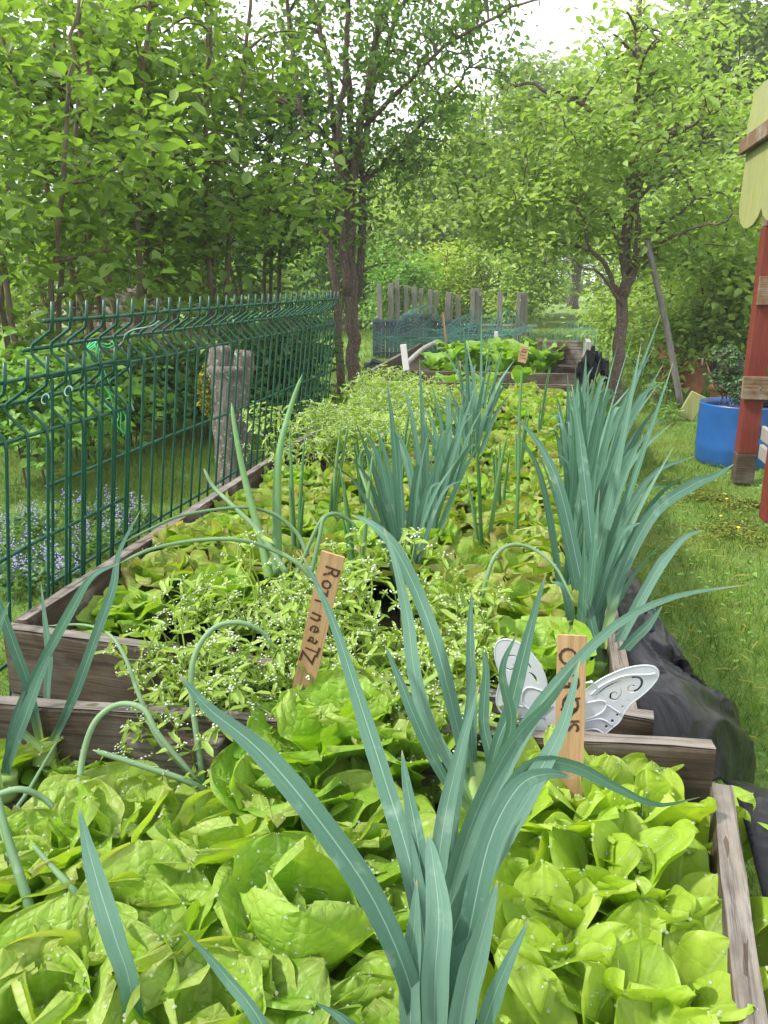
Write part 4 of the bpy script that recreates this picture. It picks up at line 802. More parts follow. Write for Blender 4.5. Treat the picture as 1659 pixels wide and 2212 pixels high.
mids = [(-.245, 1.60), (-.275, 1.74), (-.235, 1.86), (-.26, 2.02), (-.23, 2.25), (-.25, 2.45), (-.21, 2.7), (-.24, 2.95), (-.22, 3.25), (-.25, 3.6)]
for i, (x, y) in enumerate(mids): leek((x - .02, y - .03, zs), RNG.uniform(.40, .50), .018, 7, RNG.uniform(-.9, .9), .42, '%s leek from the near end in the middle row of the long bed' % ORD[i], G1)
rgt = [(.085, 1.33), (.10, 1.45), (.065, 1.52), (.105, 1.62), (.075, 1.74), (.11, 1.85), (.08, 1.97), (.11, 2.1), (.085, 2.25), (.11, 2.4), (.085, 2.6), (.11, 2.8), (.09, 3.05), (.11, 3.3)]
for i, (x, y) in enumerate(rgt): leek((x, y, zs), RNG.uniform(.42, .58) if 0 < i < 11 else .34, .018, 7, RNG.uniform(-.8, .8), .34, '%s leek from the near end along the lawn-side board' % ORD[i], G2, lean=(.14, .05))
hand_leek('lawn-side leek whose leaves splay out over the black sheeting', [
    ([(1300, 1460, 1.27), (1330, 1400, 1.28), (1370, 1320, 1.3), (1420, 1230, 1.33), (1442, 1200, 1.35), (1480, 1160, 1.38), (1520, 1145, 1.4)], .025, .3, .3),
    ([(1300, 1465, 1.25), (1350, 1400, 1.25), (1400, 1350, 1.26), (1430, 1310, 1.28)], .022, .3, .3),
    ([(1295, 1460, 1.28), (1285, 1380, 1.3), (1250, 1230, 1.35), (1210, 1060, 1.4), (1165, 960, 1.45), (1105, 890, 1.48)], .026, .3, .35),
    ([(1300, 1400, 1.3), (1340, 1250, 1.35), (1410, 1110, 1.4), (1500, 1045, 1.45), (1540, 1030, 1.47), (1585, 1003, 1.5)], .028, .3, .3),
    ([(1300, 1455, 1.3), (1290, 1300, 1.35), (1270, 1100, 1.4), (1250, 930, 1.45), (1235, 830, 1.48)], .028, .2, .3)], [D(1300, 1480, 1.27), D(1300, 1430, 1.28)])
def stalk(label, pts, w0, w1, dew=0, name='garlic_stalk', cat='garlic', mat='scape', grp=None):
    P = cat_rom([D(*p) for p in pts], 40); b = P[0].copy(); m = MB(); n = 40; s = np.linspace(0, 1, n); r = w0 + (w1 - w0) * s; r = r * np.clip((1 - s) / .06, .15, 1)
    m.tube(P - b, r, 10, u=.5, v=.5, rnd=RNG.uniform(.3, .9)); o = m.build(name, M[mat]); o.location = b; tag(o, label, cat, grp)
    if dew:
        PP = P - b; idx = RNG.integers(2, n - 2, dew); vv = PP[idx] + np.stack([RNG.normal(0, w0 * .5, dew), RNG.normal(0, w0 * .4, dew), np.full(dew, w0 * .8)], -1)
        d = drops_on(vv, dew, .0007, .0018).build('water_drops', M['drop'], o); d['kind'] = 'stuff'
g = 'garlic stalks bending in the near bed'
stalk('green stalk arching left from the screwed wooden block', [(445, 1705, .84), (345, 1600, .84), (300, 1500, .86), (270, 1420, .88), (235, 1370, .9), (180, 1350, .92), (100, 1352, .94)], .0036, .0015, 0)
stalk('thick arched stalk left of the screwed block bent like a hook', [(165, 1860, .76), (168, 1740, .77), (178, 1640, .8), (205, 1560, .82), (255, 1522, .84), (310, 1532, .84), (345, 1590, .83), (440, 1700, .83)], .0042, .0034, 26)
stalk('dewy straight stalk lying across the screwed wooden block', [(445, 1708, .82), (390, 1682, .81), (300, 1652, .8), (200, 1620, .79)], .0042, .0034, 40)
stalk('dewy stalk bent over above the screwed wooden block', [(440, 1700, .84), (425, 1590, .86), (412, 1480, .88), (425, 1405, .9), (465, 1355, .92), (520, 1345, .93), (570, 1368, .94), (592, 1405, .94)], .004, .003, 36)
stalk('long thin stalk arcing over lettuces to the fence board, upper one', [(665, 1200, 1.4), (640, 1150, 1.42), (590, 1110, 1.42), (520, 1096, 1.4), (400, 1112, 1.35), (330, 1140, 1.3), (262, 1175, 1.28)], .0045, .002, 14)
stalk('long thin stalk arcing over lettuces to the fence board, lower one', [(680, 1260, 1.25), (640, 1215, 1.25), (570, 1180, 1.25), (500, 1165, 1.22), (420, 1168, 1.2), (330, 1185, 1.15), (258, 1217, 1.1)], .0045, .0025, 16)
stalk('pale stalk with drooping dewy head left of the middle leeks', [(620, 1290, 1.3), (650, 1220, 1.32), (690, 1130, 1.34), (715, 1112, 1.35), (740, 1120, 1.35)], .004, .003, 20)
stalk('second bent stalk beside the tilted wooden marker', [(672, 1240, 1.25), (690, 1160, 1.28), (700, 1120, 1.3), (725, 1110, 1.31), (755, 1125, 1.32), (770, 1140, 1.32)], .004, .003, 18)
stalk('dewy stalk curving right over the lettuces below the right leeks', [(1040, 1290, 1.3), (1065, 1210, 1.32), (1100, 1178, 1.34), (1150, 1185, 1.35), (1200, 1225, 1.33), (1242, 1305, 1.3)], .004, .0022, 22)
stalk('thin curled stalk looping above the corn salad behind', [(830, 1180, 1.7), (800, 1080, 1.75), (778, 1010, 1.8), (785, 972, 1.8), (810, 985, 1.8), (815, 1040, 1.8), (840, 1090, 1.75)], .0042, .003, 0)
stalk('thin stalk running down the left edge of the near bed', [(5, 1960, .66), (0, 1860, .68), (15, 1780, .72), (60, 1710, .76), (95, 1650, .8), (130, 1590, .84)], .0032, .0018, 10)
stalk('thin stalk crossing the left edge lettuce', [(-30, 1725, .72), (40, 1705, .73), (90, 1722, .74), (120, 1750, .74), (160, 1800, .74)], .0042, .003, 14)
stalk('green stalk rising from the bottom left corner', [(150, 2200, .56), (95, 2060, .58), (55, 1930, .6), (15, 1805, .63), (-10, 1700, .66)], .0065, .0035, 0)
stalk('stalk slanting down right from the left edge', [(215, 2000, .62), (160, 1925, .62), (110, 1870, .63), (68, 1822, .64)], .005, .002, 0)
stalk('short thick stalk pointing left under the hooked one', [(170, 1845, .74), (110, 1860, .73), (50, 1885, .72), (-20, 1915, .71)], .0052, .004, 10)
stalk('blurred stalk at the lower left edge', [(190, 2180, .55), (100, 2120, .55), (40, 2090, .56), (-20, 2060, .57)], .006, .004, 0)
stalk('hanging stalk curving down at the left edge', [(190, 2065, .62), (120, 2060, .62), (60, 2010, .63), (25, 1930, .65), (15, 1830, .67), (-5, 1760, .7)], .0048, .003, 0)
stalk('thick tubular green onion leaf standing left of the bent stalks', [(582, 1250, 1.35), (565, 1170, 1.38), (530, 1040, 1.42), (508, 930, 1.45), (500, 870, 1.47)], .0098, .003, 0, 'onion_leaf', 'onion', 'onion')
stalk('tallest tubular green onion leaf in front of the corn salad', [(598, 1245, 1.4), (598, 1100, 1.45), (603, 980, 1.5), (628, 880, 1.55), (653, 808, 1.58)], .0115, .003, 0, 'onion_leaf', 'onion', 'onion')
stalk('pale onion leaf leaning left from the tubular pair', [(620, 1240, 1.35), (560, 1150, 1.38), (500, 1090, 1.4), (460, 1050, 1.42), (440, 1012, 1.43)], .006, .003, 12, 'onion_leaf', 'onion', 'scape')
def onion(loc, lab, grp, n=5, h=.36):
    t = thing('onion', loc, lab, 'onion', grp)
    for i in range(n):
        a = RNG.uniform(0, 6.3); s = RNG.uniform(.05, .22); L = h * RNG.uniform(.7, 1.15); d = np.array([math.cos(a), math.sin(a), 0]); m = MB()
        m.tube(cat_rom([(0, 0, 0), d * L * s * .3 + [0, 0, L * .35], d * L * s * .6 + [0, 0, L * .7], d * L * s + [0, 0, L]], 12), np.concatenate([np.linspace(.0055, .004, 9), [.003, .002, .0005]]), 7, u=.5, v=.5, rnd=RNG.uniform(0, 1)); m.build('leaf', M['onion'], t)
og = [(-.52, 1.62), (-.50, 1.82), (-.46, 2.05), (-.40, 1.95), (-.42, 2.3), (-.35, 1.5), (-.12, 1.8), (-.10, 2.1), (-.07, 2.5), (-.02, 3.3)]
for i, (x, y) in enumerate(og): onion((x, y, zs + .01), 'slender green onion among the lettuces, %s nearest in the long bed' % ORD[i], 'onions among the lettuces', 4, .33)
stalk('tall thin onion stalk standing right of the middle leeks', [(1115, 1150, 1.9), (1120, 1020, 1.95), (1122, 900, 2.0), (1128, 790, 2.05)], .0048, .003, 0, 'onion_leaf', 'onion', 'onion')

# ------------------------------------------------------------------ corn salad with tiny white flowers
def salad_plant(seed, h=.17):
    rs = np.random.default_rng(seed); st = MB(); LP = []; LD = []; FP = []
    def grow(p, d, L, lev):
        q = p + d * L; mid = (p + q) / 2 + rs.normal(0, L * .05, 3); st.tube(cat_rom([p, mid, q], 5), np.linspace(.0018, .0013, 5) * (1 - lev * .12), 5, cap=False, rnd=rs.uniform(.3, .9))
        for s in (-1, 1):
            LP.append(q); dd = np.cross(d, rs.normal(0, 1, 3)); dd /= np.linalg.norm(dd); LD.append(dd * s * .9 + d * .3)
        if lev >= 4: FP.append((q, d)); return
        ax = rs.normal(0, 1, 3); ax -= d * (ax @ d); ax /= np.linalg.norm(ax)
        for s in (-1, 1):
            nd = d * .85 + ax * s * .55; nd[2] += .12; nd /= np.linalg.norm(nd); grow(q, nd, L * .72 * rs.uniform(.8, 1.15), lev + 1)
    for k in range(3):
        a = rs.uniform(0, 6.3); d = np.array([math.cos(a) * .35, math.sin(a) * .35, 1]); d /= np.linalg.norm(d); grow(np.zeros(3), d, h * .36, 0)
    # leaves: narrow opposite pairs
    for p, d in zip(LP, LD):
        d = np.array(d) / np.linalg.norm(d); L = rs.uniform(.012, .031); s = np.cross(d, [0, 0, 1.]); s /= np.linalg.norm(s) + 1e-9; up_ = np.cross(s, d); w = L * .125
        V = [p, p + d * L * .35 + s * w + up_ * .001, p + d * L * .75 + s * w, p + d * L - up_ * .003, p + d * L * .75 - s * w, p + d * L * .35 - s * w + up_ * .001]
        st.add(V, [(0, 1, 2, 3), (0, 3, 4, 5)], rnd=rs.uniform(.2, .9))
    fl = MB(); oc = np.array([(1, 0, 0), (0, 1, 0), (-1, 0, 0), (0, -1, 0), (0, 0, .7), (0, 0, -.7)])
    T = [(0, 1, 4), (1, 2, 4), (2, 3, 4), (3, 0, 4), (1, 0, 5), (2, 1, 5), (3, 2, 5), (0, 3, 5)]
    for q, d in FP:
        for j in range(7):
            fl.add(q + rs.normal(0, .0036, 3) * [1, 1, .5] + d * .003 + oc * rs.uniform(.0010, .0019), None, T)
        for j in range(5):
            fl2 = rs.normal(0, 1, 3); L = .006; s = np.cross(fl2, d); s /= np.linalg.norm(s); dd = (d * .2 + s); st.add([q, q + dd * L + [0, 0, .002], q + dd * L * .6 + d * .003, q + dd * .3 * L + d * .004], [(0, 1, 2, 3)], rnd=.7)
    return st, fl
proto = []
for k in range(5):
    st, fl = salad_plant(50 + k, .17 + .01 * k); t = thing('corn_salad', (0, -3 - k, 0), 'x', 'corn salad')
    st.build('foliage', M['salad'], t); fl.build('flowers', M['flower'], t); proto.append(t)
used = set()
def place_salad(i, x, y, z, s, lab, grp):
    k = i % 5; t = proto[k] if k not in used else dup(proto[k]); used.add(k)
    t.location = (x, y, z); t.scale = (s, s, s); t.rotation_euler = (RNG.normal(0, .2), RNG.normal(0, .2), RNG.uniform(0, 6.3)); tag(t, lab, 'corn salad', grp)
fr_ = [(-.47, 1.03), (-.40, 1.055), (-.33, 1.02), (-.26, 1.05), (-.20, 1.02), (-.13, 1.04), (-.07, 1.02), (-.36, .985), (-.28, .975), (-.17, .98), (-.44, 1.20), (-.36, 1.19), (-.28, 1.20), (-.20, 1.18), (-.13, 1.19), (-.33, 1.28), (-.24, 1.29), (-.06, 1.17), (-.53, 1.0), (-.1, .975)]
fr_ = [q for q in fr_[:12] if not (-.42 < q[0] < -.26 and q[1] < 1.04)] + [(-.38, 1.07), (-.30, 1.075), (-.44, .97)] + [fr_[13], fr_[15], fr_[16], fr_[17], fr_[18]]
for i, (x, y) in enumerate(fr_): place_salad(i, x, y, zs + (.0 if y > 1.1 else -.04), RNG.uniform(1.05, 1.35), 'white-flowering corn salad %s the tilted marker, %s from the left' % ('around', ORD[sorted(range(len(fr_)), key=lambda q: fr_[q][0]).index(i)]), 'corn salad between the two beds')
bk = [(RNG.uniform(-.89, -.45), 2.5 + 1.6 * (i / 43.) + RNG.uniform(-.05, .05)) for i in range(44)]
for i, (x, y) in enumerate(bk): place_salad(i + 2, x, y, zs, RNG.uniform(1.15, 1.5), '%s nearest flowering corn salad in the dense clump by the fence' % NTH(i + 1), 'corn salad clump by the fence')

# ------------------------------------------------------------------ plant markers
def marker(label, tl, tr, bl, br, Yt, Yb, text_segs, lettering_label=None):
    """thin flat stake; corner pixels on a gently tilted plane"""
    A = [D(*tl, Yt), D(*tr, Yt), D(*br, Yb), D(*bl, Yb)]; o0 = A[0]; c = (A[2] + A[3]) / 2; t = thing('plant_marker', c, label, 'plant marker')
    xa = (A[1] - A[0]); wl = np.linalg.norm(xa); za = ((A[0] + A[1]) / 2 - c); L = np.linalg.norm(za); za /= L; xa = xa / wl; xa -= za * (xa @ za); xa /= np.linalg.norm(xa); ya = np.cross(za, xa)
    Wb = np.linalg.norm(A[2] - A[3]); w = MB(); n = 12; th = .0035; V = []
    for i in range(n):
        s = i / (n - 1); hw = (Wb + (wl - Wb) * s) / 2; zz_ = s * L
        for sx, sy in ((-1, -1), (1, -1), (1, 1), (-1, 1)): V.append((sx * hw + RNG.normal(0, .00025), sy * th / 2, zz_))
    Q = [(i * 4 + j, i * 4 + (j + 1) % 4, i * 4 + 4 + (j + 1) % 4, i * 4 + 4 + j) for i in range(n - 1) for j in range(4)] + [(3, 2, 1, 0), (4 * n - 4, 4 * n - 3, 4 * n - 2, 4 * n - 1)]
    w.add(V, Q); st = w.build('stake', M['marker'], t, False)
    Mx = Matrix(((xa[0], ya[0], za[0]), (xa[1], ya[1], za[1]), (xa[2], ya[2], za[2]))).to_4x4()
    st.matrix_basis = Mx
    allv = MB()
    for ch, s, off, sz in text_segs:                    # letters turned a quarter, reading downwards
        cu = bpy.data.curves.new('t', 'FONT'); cu.body = ch; cu.size = sz; cu.align_x = 'CENTER'; cu.offset = .0002; ob = bpy.data.objects.new('t', cu); C.objects.link(ob)
        bpy.context.view_layer.update(); me = bpy.data.meshes.new_from_object(ob.evaluated_get(bpy.context.evaluated_depsgraph_get())); v = np.array([x.co[:] for x in me.vertices]); fs = [list(p.vertices) for p in me.polygons]
        bpy.data.objects.remove(ob)
        v = v[:, :2]; v = v - (v.max(0) + v.min(0)) / 2; a = RNG.normal(0, .12); v = v @ np.array([[math.cos(a), math.sin(a)], [-math.sin(a), math.cos(a)]])
        v = v + RNG.normal(0, .00032, v.shape)
        P = np.stack([v[:, 1] + off, np.full(len(v), -th / 2 - .0004), (1 - s) * L - v[:, 0]], -1)
        tri = []
        for f in fs:
            for q in range(1, len(f) - 1): tri.append((f[0], f[q], f[q + 1]))
        allv.add(P, None, tri)
    if text_segs: lt = allv.build('lettering', M['ink'], st, False)
    return t
w_ = .004
marker('tilted wooden plant marker lettered downwards, leaning in the corn salad', (695, 1190), (745, 1203), (628, 1503), (672, 1512), .945, .965,
       [('R', .115, .004, .029), ('o', .195, .0005, .027), ('z', .25, -.001, .028), ("i", .31, -.002, .026), ('n', .42, -.004, .029), ('e', .50, -.002, .027), ('a', .58, -.001, .026), ('T', .645, .001, .029), ('Z', .70, -.003, .029)])
marker('upright wooden plant marker in front of the white wing ornament', (1205, 1370), (1268, 1374), (1192, 1790), (1256, 1790), .88, .86,
       [('O', .105, -.004, .029), ('I', .165, -.002, .028), ('G', .225, 0, .028), ('N', .285, 0, .028), ('O', .345, 0, .028), ('N', .40, 0, .028), ('S', .46, .001, .028)])
def stick(x0, y0, x1, y1, Y, w, th, mat, label, name='plant_marker', cat='plant marker', text=None):
    a = D(x0, y0, Y); b = D(x1, y1, Y); c = (a + b) / 2; d = a - b; L = np.linalg.norm(d); q = Vector(d).to_track_quat('Z', 'Y'); m = MB(); m.box((0, 0, 0), (w, th, L), bev=th * .2)
    o = m.build(name, M[mat], None, False); o.location = c; q = Vector((0, 0, 1)).rotation_difference(Vector(d)); o.rotation_mode = 'QUATERNION'; o.rotation_quaternion = q; tag(o, label, cat)
    if text:
        k = MB()
        for i in range(4): k.box((RNG.normal(0, w * .05), -th / 2 - .001, L * .32 - i * L * .18), (w * .6, .001, L * .03))
        for i in range(3): k.box((-w * .2 + i * w * .2, -th / 2 - .0012, L * .2), (w * .05, .001, L * .1))
        k.build('lettering', M['ink'], o)
    return o
stick(871, 744, 878, 800, 5.2, .04, .012, 'wall_pale', 'white stake standing before the dark third bed')
stick(1134, 748, 1127, 783, 3.9, .04, .004, 'marker', 'pale written tag among the horseradish leaves', text=True)
stick(993, 780, 991, 820, 4.3, .016, .004, 'marker', 'narrow pale tag beside the middle leek tips')
stick(1113, 813, 1112, 812, 3.9, .06, .01, 'marker', 'small pale tag lying by the far lettuces') if False else None
stick(956, 675, 966, 760, 7.5, .02, .02, 'marker', 'thin leaning bamboo cane in front of the compost bins', 'cane', 'cane')
stick(1072, 716, 1070, 775, 6.6, .03, .02, 'wall_pale', 'thin pale post at the back of the horseradish', 'stake', 'stake')

# ------------------------------------------------------------------ butterfly ornament
def poly_outline(cl, w):
    P = cat_rom([(x, y, 0) for x, y in cl], 26)[:, :2]; T = np.gradient(P, axis=0); T /= np.linalg.norm(T, axis=1)[:, None] + 1e-9; Nn = np.stack([-T[:, 1], T[:, 0]], -1); s = np.linspace(0, 1, 26)
    ww = w * (.18 + .82 * np.sin(np.clip(s * 1.1, 0, 1) * math.pi * .75 + .25))[:, None] * .5
    return np.vstack([P + Nn * ww, (P - Nn * ww)[::-1]])
def circ(x, y, r): a = np.linspace(0, 2 * math.pi, 13)[:-1]; return np.stack([x + r * np.cos(a), y + r * 1.15 * np.sin(a)], -1)
def butterfly():
    Yb = .985; z2 = lambda p: D(p[0] * .36 + 1024, p[1] * .36 + 1322.8, Yb)
    base = z2((560, 800)); t = thing('butterfly_ornament', base, 'white metal butterfly garden ornament with scrollwork wings between the beds', 'ornament')
    def wing(out, holes, ribs, sg):
        cu = bpy.data.curves.new('w', 'CURVE'); cu.dimensions = '2D'; cu.fill_mode = 'BOTH'; cu.extrude = .0011
        o2 = cat_rom([(x, y, 0) for x, y in out + [out[0]]], 90)[:-1, :2]
        for pl in [o2] + holes:
            W3 = np.array([z2(p) - base for p in pl]); sp = cu.splines.new('POLY'); sp.points.add(len(pl) - 1); sp.use_cyclic_u = True
            for i, p in enumerate(W3): sp.points[i].co = (p[0], p[2], 0, 1)
        ob = bpy.data.objects.new('w', cu); C.objects.link(ob); bpy.context.view_layer.update(); me = bpy.data.meshes.new_from_object(ob.evaluated_get(bpy.context.evaluated_depsgraph_get())); bpy.data.objects.remove(ob)
        for v in me.vertices:
            x, z, y = v.co; v.co = (x, y + abs(x) * .12, z)
        me.flip_normals(); o = link('wing', me, M['white'], t); me.name = 'wing'
        for rb in ribs:
            m = MB(); P = cat_rom([z2(p) - base for p in rb], 20); P[:, 1] = np.abs(P[:, 0]) * .12 - .0015; m.tube(P, .0013, 6); m.build('rib', M['white'], o)
        E = np.array([z2(p) - base for p in o2]); E[:, 1] = np.abs(E[:, 0]) * .12 - .0005; m = MB(); m.tube(np.vstack([E, E[:1]]), .0012, 6, cap=False); m.build('rim', M['white'], o)
    rw = [(655, 480), (720, 435), (800, 392), (900, 356), (1000, 340), (1078, 348), (1112, 380), (1106, 425), (1060, 480), (1000, 530), (945, 568), (905, 620), (872, 675), (825, 712), (790, 738), (762, 745), (768, 790), (640, 790), (600, 640)]
    lw = [(200, 180), (270, 200), (335, 250), (395, 325), (430, 405), (440, 470), (480, 520), (560, 620), (550, 790), (440, 790), (380, 755), (300, 705), (230, 665), (170, 632), (135, 580), (134, 520), (150, 450), (150, 390), (125, 300), (124, 225), (155, 188)]
    sw1 = poly_outline([(730, 505), (790, 462), (870, 428), (950, 409), (1003, 418), (1012, 452), (985, 486), (942, 492), (925, 474), (945, 455), (968, 462)], 17)
    sw2 = poly_outline([(880, 462), (886, 498), (858, 536), (822, 528), (824, 500), (850, 492), (860, 505)], 12)
    sl1 = poly_outline([(230, 325), (243, 345), (215, 362), (182, 345), (180, 305), (210, 278), (250, 280), (262, 300)], 12)
    sl2 = poly_outline([(325, 370), (352, 385), (372, 410), (384, 436)], 14); sl3 = poly_outline([(270, 265), (310, 300), (345, 350)], 12)
    wing(rw, [sw1, sw2] + [circ(*c) for c in ((925, 547, 8), (895, 583, 9), (862, 631, 8), (832, 665, 10), (795, 697, 10))], [[(650, 550), (760, 536), (796, 562), (762, 612), (650, 652)], [(796, 562), (850, 600), (880, 620)], [(650, 660), (740, 645), (790, 660), (826, 690)], [(640, 715), (720, 705), (780, 735)], [(700, 500), (760, 450), (900, 395), (1040, 395), (1095, 390)]], 1)
    wing(lw, [sl1, sl2, sl3] + [circ(*c) for c in ((183, 412, 8), (176, 457, 9), (168, 505, 9), (175, 550, 9), (452, 692, 10), (438, 735, 9))], [[(420, 480), (330, 460), (290, 500), (300, 570), (420, 640)], [(290, 500), (220, 440)], [(300, 580), (200, 560), (160, 520)], [(470, 560), (400, 620), (300, 640), (230, 660)]], -1)
    m = MB(); a = z2((590, 800)) - base; b = z2((600, 560)) - base; c = z2((612, 470)) - base; m.tube(cat_rom([a, b, c], 14), np.array([.005, .006, .007, .008, .009, .0095, .0095, .009, .008, .0075, .0085, .009, .008, .004]), 12); m.build('body', M['white'], t)
    for e in ((705, 418), (540, 400)):
        m = MB(); q = z2(e) - base; m.tube(cat_rom([c, (c + q) / 2 + [0, 0, .004], q], 8), .0013, 6); m.tube([q - [0, 0, .0015], q, q + [.001, 0, .0015]], [.0015, .003, .0015], 8); m.build('antenna', M['white'], t)
    m = MB(); m.tube([a, a - [0, 0, .14]], .003, 8); m.build('stem', M['wire'], t)
butterfly()

# ------------------------------------------------------------------ black sheeting
def sheet(name, label, inner, outer, n=70, m=26, seed=0):
    """inner[k], outer[k] world polylines (near to far); drapes between them"""
    I = cat_rom(inner, n); O = cat_rom(outer, n); V = []
    for i in range(n):
        for j in range(m):
            s = j / (m - 1); hz = 1 - (1 - s) ** 1.7; vt = s ** 1.5
            p = np.array([I[i][0] + (O[i][0] - I[i][0]) * hz, I[i][1] + (O[i][1] - I[i][1]) * s, I[i][2] + (O[i][2] - I[i][2]) * vt])
            y_ = I[i][1]; k = min(1, s * 3.5); w1 = mnoise.noise(Vector((y_ * 3 + s * 1.5, s * 2, seed)))
            d = .020 * math.sin(y_ * 26 + 5 * w1 + seed) * s + .010 * math.sin(y_ * 61 + 7 * w1 + s * 2) * s
            d += .012 * (1 - abs(math.sin(y_ * 11 + s * 4.5 + 3 * w1))) ** 5 + .010 * (1 - abs(math.sin(s * 9 - y_ * 5 + 4 * w1))) ** 7 + .012 * mnoise.noise(Vector((p[0] * 9, p[1] * 9, p[2] * 9 + seed)))
            p += np.array([.4, .1, .55]) * d * k * (.95 if I[i][1] < 1.4 else .4); V.append(p)
    i = np.arange(n - 1)[:, None] * m + np.arange(m - 1)[None]; Q = np.stack([i, i + 1, i + m + 1, i + m], -1).reshape(-1, 4)
    o = link(name, mesh_np(name, V, Q), M['sheet']); md = o.modifiers.new('thickness', 'SOLIDIFY'); md.thickness = .0015; return tag(o, label, 'plastic sheet')
ed = bR
sheet('plastic_sheet', 'black plastic sheeting draped along the lawn side of the long bed',
      [(.17, 1.0, zt - .10), (.15, 1.07, zt - .02), (.148, 1.2, zt - .013), (.149, 1.35, zt - .006), (.15, 2.0, zt - .004), (.15, 3.2, zt - .004), (.15, 4.7, zt - .004)],
      [atz(1590, 1775, .95), atz(1615, 1680, .95), atz(1545, 1580, .84), atz(1485, 1490, .70), atz(1468, 1440, .66), [.285, 2.3, zt - .45], [.285, 3.3, zt - .45], [.285, 4.7, zt - .4]], 170, 50, 2)
sheet('plastic_sheet', 'black plastic sheeting hanging outside the near bed in the lower right corner',
      [(.20, .15, zt - .02), (.215, .4, zt - .02), (.235, .7, zt - .02), (.25, .90, zt - .03), (.252, .985, zt - .06)],
      [(.75, .10, .05), (.75, .4, .05), (.72, .7, .1), (.62, 1.0, .2), (.50, 1.15, .28)], 130, 60, 9)
q1 = MB(); q1.tube(cat_rom([(.205, 1.36, zt - .03), (.205, 1.36, zt + .018), (.193, 1.362, zt + .019), (.191, 1.365, zt + .010)], 10), .003, 6); tag(q1.build('staple', M['teal']), 'dark bent nail sticking up through the sheeting at the bed corner', 'nail')

# ------------------------------------------------------------------ blue barrels
def barrel(loc, r, h, label, plant=True):
    t = thing('barrel', loc, label, 'barrel', None); m = MB(); n = 40; prof = [(r * .93, 0), (r * .97, .015), (r * .985, .05), (r, h * .25), (r * 1.012, h * .3), (r, h * .35), (r * 1.0, h * .7), (r * .995, h * .97), (r * 1.0, h), (r * .975, h), (r * .97, h * .9), (r * .97, h * .85)]
    a = np.arange(n) * 2 * math.pi / n; V = np.array([[q * math.cos(x), q * math.sin(x), z] for q, z in prof for x in a]); i = np.arange(len(prof) - 1)[:, None] * n; j = np.arange(n)[None]
    m.add(V, np.stack([i + j, i + (j + 1) % n, i + n + (j + 1) % n, i + n + j], -1).reshape(-1, 4)); m.build('body', M['blue'], t)
    s = MB(); V = [(0, 0, h * .88)] + [(r * .968 * math.cos(x), r * .968 * math.sin(x), h * .86) for x in a]; s.add(V, None, [(0, 1 + k, 1 + (k + 1) % n) for k in range(n)]); s.build('soil', M['soil'], t)
    return t
bp = atz(1592, 992, 1.25); barrel((bp[0], bp[1], -.02), 0.30, .44, 'blue plastic half barrel planted with a dark bush, left of the red post')
bp2 = (bp[0] + .55, bp[1] + 1.15, -.02); barrel(bp2, .27, .47, 'second blue barrel showing behind the red post')
b0 = np.array(bp)
hazel((bp[0] - .10, bp[1], .36), .34, .13, 'small grey-green bushy plant growing in the blue half barrel', 50, 40, .028, 'dark', 5, .03, .2, 'shrub')
hazel((bp2[0], bp2[1], .38), .45, .2, 'green plant growing in the second barrel', 40, 40, .05, 'weed', 5, .05, .2, 'shrub')
def crumple(loc, s, lab, mat, seed):
    m = MB(); n = 14; V = []; 
    for i in range(n):
        for j in range(n):
            x = (i / (n - 1) - .5) * 2; y = (j / (n - 1) - .5) * 2; z = 1 - max(abs(x), abs(y)) ** 2 + mnoise.noise(Vector((x * 3, y * 3, seed))) * .8; V.append((x * s[0] + mnoise.noise(Vector((x * 4, y * 4, seed + 5))) * s[0] * .4, y * s[1], z * s[2]))
    i = np.arange(n - 1)[:, None] * n + np.arange(n - 1)[None]; m.add(V, np.stack([i, i + 1, i + n + 1, i + n], -1).reshape(-1, 4)); o = m.build('plastic_bag', M[mat], None, False); o.location = loc; return tag(o, lab, 'plastic bag')
crumple((bp[0] + .10, bp[1] + .02, .42), (.13, .12, .14), 'crumpled black plastic bag lying in the blue half barrel', 'sheet', 3)
def pot(loc, r, h, label, mat='terra'):
    m = MB(); n = 24; prof = [(r * .65, 0), (r * .9, h * .8), (r * .92, h * .82), (r, h * .83), (r, h), (r * .9, h), (r * .85, h * .9), (0.001, h * .88)]; a = np.arange(n) * 2 * math.pi / n
    V = np.array([[q * math.cos(x), q * math.sin(x), z] for q, z in prof for x in a]); i = np.arange(len(prof) - 1)[:, None] * n; j = np.arange(n)[None]; m.add(V, np.stack([i + j, i + (j + 1) % n, i + n + (j + 1) % n, i + n + j], -1).reshape(-1, 4))
    o = m.build('flower_pot', M[mat]); o.location = loc; return tag(o, label, 'flower pot')
pa = atz(1490, 850, 1.25); pot((pa[0], pa[1], -.02), .2, .42, 'large terracotta pot right of the leaning stake'); pot((pa[0] + .12, pa[1] - 1.2, -.02), .14, .26, 'smaller terracotta pot behind the blue half barrel')
pot((pa[0] - .05, pa[1] + 1.6, -.02), .2, .6, 'farther terracotta pot standing left of the bushes')
pb = atz(1560, 850, 1.25)
m = MB(); m.box((0, 0, .32), (.36, .3, .2), bev=.02); o = m.build('tub', M['teal']); m2 = MB(); m2.tube([(0, 0, 0), (0, 0, .25)], .12, 12); m2.build('foot', M['teal'], o); o.location = (pb[0], pb[1], 0); tag(o, 'dark square tub on a foot behind the blue half barrel', 'tub')
yb = atz(1492, 905, 1.25); m = MB(); a = R(25); m.box((0, 0, .12), (.16, .03, .26), np.array([[math.cos(a), 0, math.sin(a)], [0, 1, 0], [-math.sin(a), 0, math.cos(a)]]), bev=.008); o = m.build('board', M['yellow_wood'], None, False); o.location = (yb[0], yb[1], 0); tag(o, 'small yellow board leaning beside the blue half barrel', 'board')
